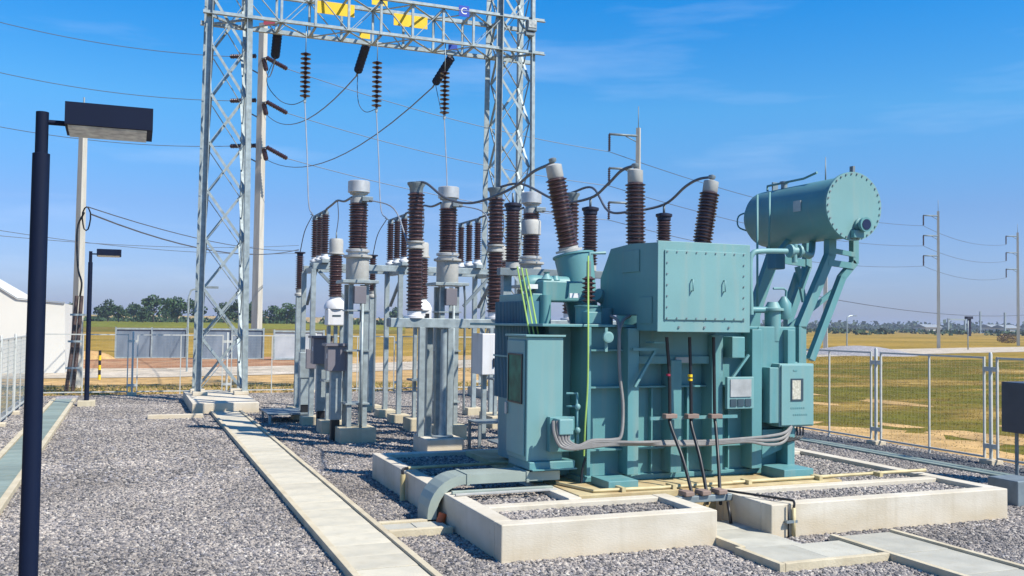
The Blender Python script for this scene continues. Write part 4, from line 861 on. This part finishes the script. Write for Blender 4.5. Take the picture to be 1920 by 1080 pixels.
# suspension strings in front of the beam, with discs one by one ------------------
disc = mesh_of('disc', MB().lathe([(.035,0),(.05,.03),(.15,.055),(.155,.07),(.06,.10),(.035,.12)], (0,0,0), n=16)); disc.materials.append(M['porcelain_dark'])
SUS = []
for i, (px, y0, y1) in enumerate(((573, 97, 184), (707, 113, 202), (834, 133, 215))):
    a = at(px+.5, y0, Y=28.45); b = at(px-.5, y1, Y=28.45); b.x = a.x
    t = thing('insulator_string', f'{side[i]} of three hanging strings of dark disc insulators under the gantry beam', 'insulator string', (a.x, a.y, b.z), 'hanging insulator strings')
    n = 10; st = (a.z-b.z)/n
    for k in range(n): o = obj('disc', disc, None, t); o.location = (0, 0, k*st)
    obj('hanger_rod', MB().tube([a, (a.x, a.y, ZB+.02)], .014, 6), 'galv', t); obj('clamp', MB().box(a.x-.03, a.x+.03, a.y-.05, a.y+.05, b.z-.14, b.z-.02), 'galv', t); SUS.append(b-Vector((0,0,.12)))
TEN = []
for i, (p0, p1) in enumerate((((521, 58), (516, 106)), ((687, 84), (671, 134)), ((846, 108), (816, 156)))):
    a = at(*p0, Y=29.8); b = at(*p1, Y=30.8)
    t = thing('tension_insulator', f'{side[i]} of three dark rod insulators pulling back from the gantry beam', 'insulator', a, 'tension insulators at the gantry')
    obj('rod', sheds(MB(), a, b, .11, .15, 16, 12), 'polymer', t); obj('shackle', MB().tube([(a.x, 29.55, ZB), a], .02, 6), 'galv_dark', t)
    d = (b-a).normalized(); obj('end_fitting', MB().tube([b, b+d*.22], .03, 6), 'galv_dark', t); TEN.append(b+d*.2)
# ================================================================== POLES
def cpole(px, ytop, depth, wb, wt, label, arms=(), rod=0, zb=None):
    top = at(px, ytop, d=depth); x, y = top.x, top.y
    t = thing('power_pole', label, 'power pole', (x, y, 0))
    obj('pole', MB().bar((x,y,-.2), (x,y,top.z), wb) if wb == wt else MB().lathe([(wb*.7,-.2),(wt*.7,top.z)], (x,y,0), n=4, smooth=False), 'pole_conc', t)
    if rod: obj('lightning_rod', MB().tube([(x,y,top.z-.3), (x,y,top.z+rod)], .03, 5), 'galv_dark', t)
    ends = []
    for z, L_ in arms:
        obj('crossarm', MB().tube([(x, y, z), (x-L_*.92, y, z-.05)], .09, 6), 'galv_dark', t)
        obj('brace', MB().tube([(x, y, z-.5), (x-L_*.4, y, z-.1)], .04, 5), 'galv_dark', t)
        obj('insulator', sheds(MB(), (x-L_*.92, y, z-1.3), (x-L_*.92, y, z-.05), .06, .12, 8, 8), 'porcelain_dark', t); ends.append(Vector((x-L_*.92, y, z-1.35)))
    return t, Vector((x,y,top.z)), ends
# big pole behind the left tower
bigd = 64
bt_, bp_, _ = cpole(494, 44, bigd, .52, .40, 'tall concrete power pole seen just right of the left gantry tower')
PL = []
for j, yy in enumerate((105, 188, 273)):
    c = at(489, yy+14, d=bigd)
    o1 = [at(500, yy+3, d=bigd-1.2), at(538, yy+24, d=bigd-1.5)]; o2 = [at(495, yy+8, d=bigd-.8), at(499, yy+26, d=bigd-1.6)] ; o3 = [at(480, yy, d=bigd+.2), at(432, yy+1, d=bigd+.6)]
    for (p, q), n in ((o1, 12), (o2, 8), (o3, 14)):
        obj('line_insulator', sheds(MB(), p, q, .10, .17, n, 8), 'porcelain_dark', bt_)
    obj('crossarm', MB().tube([c+Vector((0,-.1,.3)), o1[0]], .05, 5), 'galv_dark', bt_); obj('crossarm', MB().tube([c+Vector((-.1,0,-.7)), at(470, yy-20, d=bigd+.3)+Vector((0,0,-1.6))], .05, 5), 'galv_dark', bt_)
    PL.append((o1[1], o2[1], o3[1]))
arms17 = lambda top, s=1: ((top-.6, 2.6*s), (top-3.1, 2.6*s), (top-5.6, 2.6*s))
POLES = []
for px, yt, dep, rod, lab in ((1197, 240, 71, 1.6, 'concrete power pole with three side arms rising behind the middle bushing'), (1548, 345, 94, 1.0, 'concrete power pole partly hidden behind the conservator legs'),
        (1759, 396, 120, 1.4, 'concrete power pole with three side arms beyond the right fence'), (1908, 436, 146, 1.3, 'farthest concrete power pole with three side arms, at the right edge')):
    top = at(px, yt, d=dep); r = cpole(px, yt, dep, .42, .28, lab, arms17(top.z) if px != 1548 else (), rod); POLES.append(r)
# left pole with riser pipes
lp, lpt, _ = cpole(156, 252, 33.5, .28, .2, 'slim pale concrete pole behind the left fence with two dark riser pipes', rod=1.3)
for k, (a, b) in enumerate((((144, 555), (124, 733)), ((153, 555), (136, 733)))):
    mid_ = at((a[0]*.62+b[0]*.38)-1, a[1]*.45+b[1]*.55, Y=33.4)
    obj('riser_pipe', MB().tube([at(a[0], a[1], Y=33.6), mid_, at(*b, Y=33.3)], .062, 10), 'pipe_dark', lp)
for y in (590, 640, 690): a = at(126+(690-y)*.09, y, Y=33.2); obj('pipe_band', MB().box(a.x-.05, a.x+.42, 33.08, 33.2, a.z-.03, a.z+.03), 'galv', lp)
obj('riser_cable', MB().tube(spline([at(158,398,Y=33.6), at(145,430,Y=33.7), at(146,500,Y=33.6), at(153,530,Y=33.5), at(150,556,Y=33.6)], 5), .03, 6), 'black', lp)
obj('cable_coil', MB().tube([at(162,410,Y=33.4)+Vector((.12*math.cos(a)*(1+.1*math.sin(a*3)), 0, .38*math.sin(a)))for a in [k*math.pi/6 for k in range(0, 25)]], .025, 6), 'black', lp)
# ================================================================== LAMPS
def lamp(x, y, H_, label, hl=.56):
    t = thing('yard_lamp', label, 'lamp post', (x, y, 0), 'black lamp posts')
    obj('footing', MB().box(x-.22, x+.22, y-.22, y+.22, -.1, .16, .012), 'concrete_lt', t)
    obj('post', MB().lathe([(.064,.16),(.058,H_-.30),(.043,H_-.295),(.043,H_)], (x, y, 0), n=20), 'lamp', t)
    obj('arm', MB().cyl((x+.04, y, H_-.07), (x+.155, y, H_-.07), .019, n=10), 'lamp', t)
    hd = obj('lamp_head', MB().prism([(x+.155, y-.17, H_+.06),(x+.155, y+.19, H_+.09),(x+.155, y+.17, H_-.125),(x+.155, y-.17, H_-.10)], (hl,0,0)), 'lamp', t)
    obj('lens', MB().prism([(x+.175, y-.15, H_-.103),(x+.175, y+.15, H_-.125),(x+.175, y+.145, H_-.138),(x+.175, y-.14, H_-.115)], (hl-.06,0,0)), 'lens', hd); return t
l1 = lamp(-.625, 7.6, 3.87, 'nearest tall navy-black lamp post with a rectangular head, in the left foreground', .585)
l2 = lamp(-1.06, 28.6, 4.22, 'smaller distant black lamp post with a rectangular head near the back fence', .62)
# ================================================================== WIRES
def wire(pts, r, m, name, label, group=None, spl=True, n=6, cat='cable'):
    return single(name, MB().tube(spline(pts, n) if spl else pts, r, n), m, label, cat, group)
for i in range(3):
    wire(sag(TEN[i], PL[i][1], (.5, 1.1, 1.4)[i]), .022, 'wire', 'overhead_conductor', f'thick sagging line from the {side[i]} gantry insulator back to the tall pole', 'lines from gantry to tall pole', False)
    m_ = TEN[i].lerp(SUS[i], .5)-Vector((0,0,(1.3,1.2,.9)[i])); m_.x -= (.35,.1,-.05)[i]*-1
    wire([at(*q, Y=30.6+(28.5-30.6)*k/4) for k, q in enumerate((((516,107),(500,152),(522,186),(548,196),(573,187)), ((671,138),(670,165),(673,195),(686,210),(706,204)), ((817,160),(821,180),(825,198),(828,210),(833,217)))[i])], .012, 'wire', 'jumper', f'looping jumper wire beside the {side[i]} hanging insulator string', 'jumpers at the gantry')
    D = Vector((DISC[i].x, 24.1, 5.05)); s = SUS[i]
    wire([s, s.lerp(D, .35)+Vector((.05,.3,-.35)), s.lerp(D, .8)+Vector((.05,.6,-.3)), D], .017, 'wire_lt', 'dropper', f'{side[i]} vertical dropper wire from the gantry to the disconnector', 'droppers from the gantry')
    wire([D, D.lerp(LA[i], .4)+Vector((-.02,.3,0)), LA[i]], .012, 'wire', 'arrester_lead', f'short lead down to the {side[i]} line arrester', 'arrester leads')
    vtop = Vector(((4.10,6.03,7.95)[i], 20.7, 4.32)); k = Vector((vtop.x+.02, 20.75, 5.02)); c_ = Vector((PH[i]-.1, 19.3, 4.92))
    wire([DISC[i], DISC[i].lerp(k, .5)+Vector((0,0,.0)), k, k.lerp(c_, .5)+Vector((0,0,-.05)), c_], .024, 'wire', 'busbar_jumper', f'dark cable from the {side[i]} disconnector to its current transformer', 'cables to the current transformers')
    wire([k, k.lerp(vtop,.5)+Vector((.03,0,0)), vtop], .010, 'wire', 'voltage_lead', f'thin lead down to the {side[i]} voltage transformer', 'voltage leads')
    bk = Vector(((4.88,6.47,8.06)[i], by, 5.0))
    wire([Vector((PH[i]+.15, 18.9, 4.84)), Vector((PH[i]+.5, 18.2, 4.6)), Vector(((4.88,6.47,8.06)[i]-.1, by+.15, 3.84))], .014, 'wire_lt', 'breaker_lead', f'bright lead from the {side[i]} current transformer to the breaker', 'breaker leads')
    bt2 = (BA, BB, BC)[i][1]; a = ARR[i]
    pts = [[bk, at(800,344,Y=16.9), at(835,371,Y=16.4), at(875,381,Y=16), at(915,373,Y=15.5), at(965,350,Y=14.6), at(1000,322,Y=13.4), at(1030,308,Y=12.5), bt2],
           [bk, bk.lerp(a,.3)+Vector((0,0,.12)), bk.lerp(a,.7)+Vector((0,0,-.12)), a, at(1140,345,Y=13.6), at(1165,320,Y=12.9), bt2],
           [bk, bk.lerp(a,.25)+Vector((0,0,.15)), at(1140,395,Y=15.6), at(1180,397,Y=15), a, at(1285,350,Y=13.5), at(1310,336,Y=12.9), bt2]][i]
    wire(pts, .023, 'wire', 'flexible_conductor', f'dark curved conductor from the breaker over to the {side[i]} transformer bushing', 'conductors to the bushings')
# long lines over the field
tops = [PL[0], PL[1], PL[2]]
for j in range(3):
    e1 = POLES[0][2][j]; e2 = POLES[2][2][j]; e3 = POLES[3][2][j]; word = ('top', 'middle', 'bottom')[j]
    wire(sag(PL[j][0], e1, .55), .022, 'wire', 'overhead_line', f'{word} overhead line from the tall pole to the pole behind the middle bushing', 'overhead lines', False)
    wire(sag(e1, e2, 1.2), .024, 'wire', 'overhead_line', f'{word} overhead line passing above the conservator', 'overhead lines', False)
    wire(sag(e2, e3, .9), .024, 'wire', 'overhead_line', f'{word} overhead line between the two right-hand poles', 'overhead lines', False)
    far = at(-60, (26, 122, 226)[j], d=60); wire(sag(far, PL[j][2], .5), .022, 'wire', 'overhead_line', f'{word} overhead line leaving the left edge of the sky', 'overhead lines', False)
for j, (a, b, c, r) in enumerate((((-50,424),(560,475),1.0,.018), ((-50,437),(560,460),.8,.018), ((165,388),(560,470),.9,.02), ((172,402),(560,468),1.6,.03))):
    q = at(*b, d=70) if j < 2 else at(*b, d=66)
    p = at(*a, d=50) if j < 2 else at(*a, d=35)
    wire(sag(p, q, c*.5), r, 'wire', 'service_line', ('upper faint low line at the left edge', 'lower faint low line at the left edge', 'thin line running from the slim left pole', 'thick black line from the coil on the slim left pole')[j], None, False)
wire(sag(at(1480,545,d=90), at(1930,590,d=150), 1.0), .04, 'wire', 'service_line', 'low thin line over the right-hand field', None, False)
# ================================================================== BEYOND THE FENCES
# white building
wp = lambda x, y: at(x, y, Y=46)
poly = [(122,693),(122,569),(90,566),(52,563),(32,561),(0,541),(-90,490),(-90,693)]
P3 = [wp(*p) for p in poly]
bl = thing('white_building', 'long white rendered building with a sloping gable at the left edge', 'building', (P3[1].x, 46, 0))
zt_ = [max(p.z, 0) for p in P3]; P3 = [Vector((p.x, 46, (-.1 if i in (0,7) else p.z))) for i, p in enumerate(P3)]
obj('wall', MB().prism(P3, (0, 12, 0)), 'wallwhite', bl)
cp = MB()
for a, b in zip(P3[1:6], P3[2:7]): cp.bar(a+Vector((0,-.05,.04)), b+Vector((0,-.05,.04)), .06, .04)
obj('roof_edge', cp, 'roofgrey', bl)
# framed panels across the road
for i, (x0, x1, y0, y1, m) in enumerate(((216, 349, 616, 671, 'sheet'), (373, 493, 617, 673, 'sheet'), (513, 606, 621, 673, 'sheet_lt'))):
    a = at(x0, y1, d=58); b = at(x1, y1, d=58+(x1-x0)*.012); zt2 = at(x0, y0, d=58).z; zb2 = a.z
    t = thing('sheet_gate', (('left', 'middle', 'right')[i])+' of three framed blue-grey sheet panels standing across the road', 'gate panel', (a.x, a.y, 0), 'framed panels across the road')
    d = Vector((b.x-a.x, b.y-a.y, 0)); nrm = Vector((d.y, -d.x, 0)).normalized()
    A = Vector((a.x,a.y,0)); B = A+d
    obj('sheet', MB().bar(A+Vector((0,0,(zt2+zb2)/2)), B+Vector((0,0,(zt2+zb2)/2)), .04, zt2-zb2-.1), m, t)
    for z in (zt2, zb2): obj('rail', MB().bar(A-nrm*-.03+Vector((0,0,z)), B-nrm*-.03+Vector((0,0,z)), .12, .10), 'galv', t)
    for f in (0, .5, 1): p = A+d*f+nrm*.05; obj('frame_post', MB().bar(p+Vector((0,0,-.1)), p+Vector((0,0,zt2+.1)), .10), 'galv', t)
# street lamps far away
def slamp(px, yb, yt, dep, label, r=.06):
    b = at(px, yb, d=dep); tz = at(px, yt, d=dep).z; x, y = b.x, b.y
    t = thing('street_lamp', label, 'street lamp', (x,y,0), 'street lamps by the road')
    obj('post', MB().tube([(x,y,-.1), (x,y,tz-.5), (x+.1,y,tz-.15), (x+.45,y,tz), (x+.9,y,tz+.02)], r, 6), 'galv', t); obj('lamp_head', MB().box(x+.8, x+1.3, y-.12, y+.12, tz-.04, tz+.06), 'galv_dark', t)
slamp(350, 700, 538, 44, 'curved grey street lamp left of the left gantry tower', .05); slamp(1588, 650, 592, 110, 'small curved grey street lamp in the right-hand field', .07)
t = thing('sign_post', 'dark-topped slim post far off between the right-hand poles', 'sign post', at(1815, 652, d=112)); p = at(1815, 652, d=112); q = at(1815, 598, d=112); p.z = 0
t.location = p; obj('post', MB().tube([p, (p.x,p.y,q.z)], .07, 6), 'galv', t); obj('board', MB().bar((p.x+.2,p.y,q.z-2), (p.x+.2,p.y,q.z), .5, .1), 'polymer', t); obj('lamp_head', MB().box(p.x-.3,p.x+.6,p.y-.2,p.y+.2,q.z,q.z+.3), 'polymer', t)
bo = thing('bollard', 'yellow and black striped bollard between fence and road', 'bollard', at(186, 735, z=0)); p = at(186, 712, z=0); bo.location = p
for k in range(6): obj('band', MB().cyl((p.x,p.y,k*.19), (p.x,p.y,(k+1)*.19), .05 if k % 2 else .052), 'yellow' if k % 2 == 0 else 'black', bo)
mnd = at(165, 672, z=0); single('sand_heap', MB().lathe([(1.6,0),(1.1,.3),(.5,.48),(.1,.52)], (mnd.x, mnd.y, -.05), n=14), 'sand', 'pale heap of sand beyond the road at left', 'heap')
mnd = at(1625, 664, z=0); single('gravel_heap', MB().lathe([(5.2,0),(3.5,.45),(1.6,.75),(.2,.82)], (mnd.x-1, mnd.y, -.05), n=18), 'gravel', 'low grey gravel heap on the road behind the right fence', 'heap')
# far embankment, houses, pylons
struct('embankment', MB().prism([(at(140,600,d=520).x, at(140,600,d=520).y, -.1), (at(760,600,d=620).x, at(760,600,d=620).y, -.1), (at(760,600,d=620).x, at(760,600,d=620).y, 4.6), (at(140,600,d=520).x, at(140,600,d=520).y, 4.2)], (0, 40, 0)), 'tanfar')
ga = [at(60,600,d=255), at(760,600,d=275), at(760,600,d=300), at(60,600,d=280), at(60,600,d=620), at(760,600,d=640)]
struct('grass_rise', MB().add([(ga[0].x,ga[0].y,-.05),(ga[1].x,ga[1].y,-.05),(ga[2].x,ga[2].y,1.2),(ga[3].x,ga[3].y,1.2),(ga[4].x,ga[4].y,1.3),(ga[5].x,ga[5].y,1.3)], [(0,1,2,3),(3,2,5,4)]), 'rise')
struct('grass_field', MB().add([(*at(100,622,z=0).xy, .0), (*at(760,626,z=0).xy, 0), (*at(760,610,z=0).xy, 0), (*at(100,608,z=0).xy, 0)], [(0,1,2,3)]), 'leafgrass' if 'leafgrass' in M else 'green_field')
def shed_(px, dep, w, h, label, m='wallwhite'):
    p = at(px, 610, d=dep); t = thing('far_building', label, 'building', (p.x, p.y, 0)); obj('wall', MB().box(p.x, p.x+w, p.y, p.y+10, -.1, h), m, t); obj('roof', MB().prism([(p.x-.5,p.y-1,h+.01),(p.x-.5,p.y+11,h+.01),(p.x-.5,p.y+5,h+2)], (w+1,0,0)), 'roofgrey', t)
shed_(1735, 620, 14, 3.2, 'low white building far off beside the right pole'); shed_(1860, 600, 12, 3.5, 'small pale building on the far right horizon'); shed_(1885, 560, 11, 3.2, 'larger white building at the far right horizon')
for px, yt, dep, lab in ((1778, 597, 520, 'left leg of'), (1838, 584, 560, 'plain'), (1884, 586, 500, 'stout')):
    p = at(px, yt, d=dep); t = thing('far_pylon', {'left leg of': 'faint portal pylon on the right horizon', 'plain': 'faint slim pylon on the right horizon', 'stout': 'faint thicker pylon near the right edge horizon'}[lab], 'pylon', (p.x, p.y, 0))
    mb = MB(); mb.bar((p.x,p.y,-.1),(p.x,p.y,p.z),.8)
    if lab.startswith('left'): mb.bar((p.x+12,p.y,-.1),(p.x+12,p.y,p.z),.8); mb.bar((p.x,p.y,p.z-.5),(p.x+12,p.y,p.z-.5),.8)
    obj('frame', mb, 'galv', t)
# trees ------------------------------------------------------------------------
def leafball(mb, c, rx, rz, n, s):
    for _ in range(n):
        while True:
            v = Vector((random.uniform(-1,1), random.uniform(-1,1), random.uniform(-1,1)))
            if v.length < 1 and v.length > .35: break
        p = c+Vector((v.x*rx, v.y*rx, v.z*rz)); a = Vector((random.gauss(0,1), random.gauss(0,1), random.gauss(0,1))).normalized(); b = a.orthogonal().normalized(); c_ = a.cross(b); k = s*random.uniform(.6,1.3)
        mb.add([p+b*k, p+c_*k*.8, p-b*k, p-c_*k*.8], [(0,1,2,3)])
def tree(px, ytop, w, dep, label, seed, lobes=7):
    random.seed(seed); b = at(px, 600, d=dep); ZG = 1.2; H_ = at(px, ytop, d=dep).z-ZG; W = w*dep/FPX/2
    t = thing('tree', label, 'tree', (b.x, b.y, ZG), 'trees in front of the embankment'); base = Vector((b.x, b.y, ZG))
    tr = MB(); tr.tube([base-Vector((0,0,.3)), base+Vector((.1,0,H_*.3)), base+Vector((0,.2,H_*.6))], [H_*.035, H_*.026, H_*.012], 7); cr_ = MB()
    for k in range(lobes):
        a = random.uniform(0, 6.28); r = random.uniform(.1,.8)*W; z = H_*random.uniform(.24,.82); c = base+Vector((math.cos(a)*r, math.sin(a)*r, z))
        tr.tube([base+Vector((0,0,H_*.28)), c], [H_*.016, H_*.005], 5); leafball(cr_, c, W*random.uniform(.24,.5), H_*random.uniform(.09,.2), 100, .05*H_)
    leafball(cr_, base+Vector((0,0,H_*.55)), W*.7, H_*.3, 200, .055*H_); leafball(cr_, base+Vector((0,0,H_*.84)), W*.4, H_*.15, 110, .045*H_)
    obj('trunk', tr, 'bark', t); obj('crown', cr_, 'leaf', t)
TL = [(135,566,28,330),(202,560,36,330),(222,572,30,300),(250,567,30,340),(287,552,44,320),(268,574,26,300),(332,555,44,310),(312,570,26,360),(371,562,34,330),(420,566,34,350),(448,560,40,320),(476,562,34,330),(512,572,34,340),(538,567,36,320),(556,577,22,350),(742,575,24,420)]
words = ['leftmost tree, half behind the riser pipes','round tree just right of the small black lamp post','low bushy tree right of the small black lamp post','small rounded tree, second gap from the lamp','tallest dark spreading tree in the left group','small tree at the foot of the tallest one','broad dark tree left of the left gantry tower','little tree between the two broad dark trees','tree seen through the left gantry tower lattice, left','tree seen through the middle of the left gantry tower','big tree right inside the gantry tower outline','tree just left of the tall pole','tree just right of the tall pole','round tree between tall pole and line arrester','small low tree right beside the line arrester post','lone conical tree between two current transformers']
for i, (px, yt, w, dep) in enumerate(TL): tree(px, yt, w*1.45, dep, words[i]+', on the left horizon', 40+i)
random.seed(11); ft_ = MB()
for k in range(1500):
    px = random.uniform(-200, 2150); dep = random.uniform(900, 1300)
    h = random.choice((6,6.5,7,7.5,8,11))*(1 if px > 1300 else .7); b = at(px, 610, d=dep)
    leafball(ft_, Vector((b.x, b.y, h*.42)), h*.9, h*.5, 14, h*.22)
o = obj('distant_tree_line', ft_, 'leaf_far'); tag(o, 'low far-off wood along the horizon, blue with haze', 'trees', kind='stuff')
bs = MB()
for k in range(70):
    px = random.uniform(1480, 2000); b = at(px, 615, d=random.uniform(330, 600)); leafball(bs, Vector((b.x, b.y, .7)), random.uniform(2, 6), random.uniform(.8,1.8), 30, .7)
for k in range(150):
    px = random.uniform(60, 570) if k < 95 else random.uniform(600, 950); b = at(px, 600, d=random.uniform(330, 430)); leafball(bs, Vector((b.x, b.y, 1.8)), random.uniform(2.5, 5), random.uniform(.9,2.2), 34, .7)
o = obj('field_bushes', bs, 'leaf'); tag(o, 'low dark bushes scattered along the far edges of the fields', 'bushes', kind='stuff')
for i, (px, py) in enumerate(((1890, 634),)):
    b = at(px, 643, z=0); m_ = MB(); leafball(m_, Vector((b.x, b.y, .8)), 1.9, .9, 900, .11); single('brown_bush', m_, 'dry_twigs', 'brown dry bush in the field left of the farthest right pole', 'bush')

# air ---------------------------------------------------------------------------
hz = MB().box(-2700, 3500, -400, 3500, -1.2, 24)
ho = obj('haze', hz, None); tag(ho, 'thin bluish haze over the plain', None, kind='stuff')
hm = bpy.data.materials.new('haze'); hm.use_nodes = True; hn = hm.node_tree; hn.nodes.clear()
ou = hn.nodes.new('ShaderNodeOutputMaterial'); pv = hn.nodes.new('ShaderNodeVolumePrincipled'); pv.inputs['Color'].default_value = (.72,.80,.95,1); pv.inputs['Density'].default_value = .00030; pv.inputs['Anisotropy'].default_value = .2
hn.links.new(pv.outputs[0], ou.inputs['Volume']); ho.data.materials.append(hm)
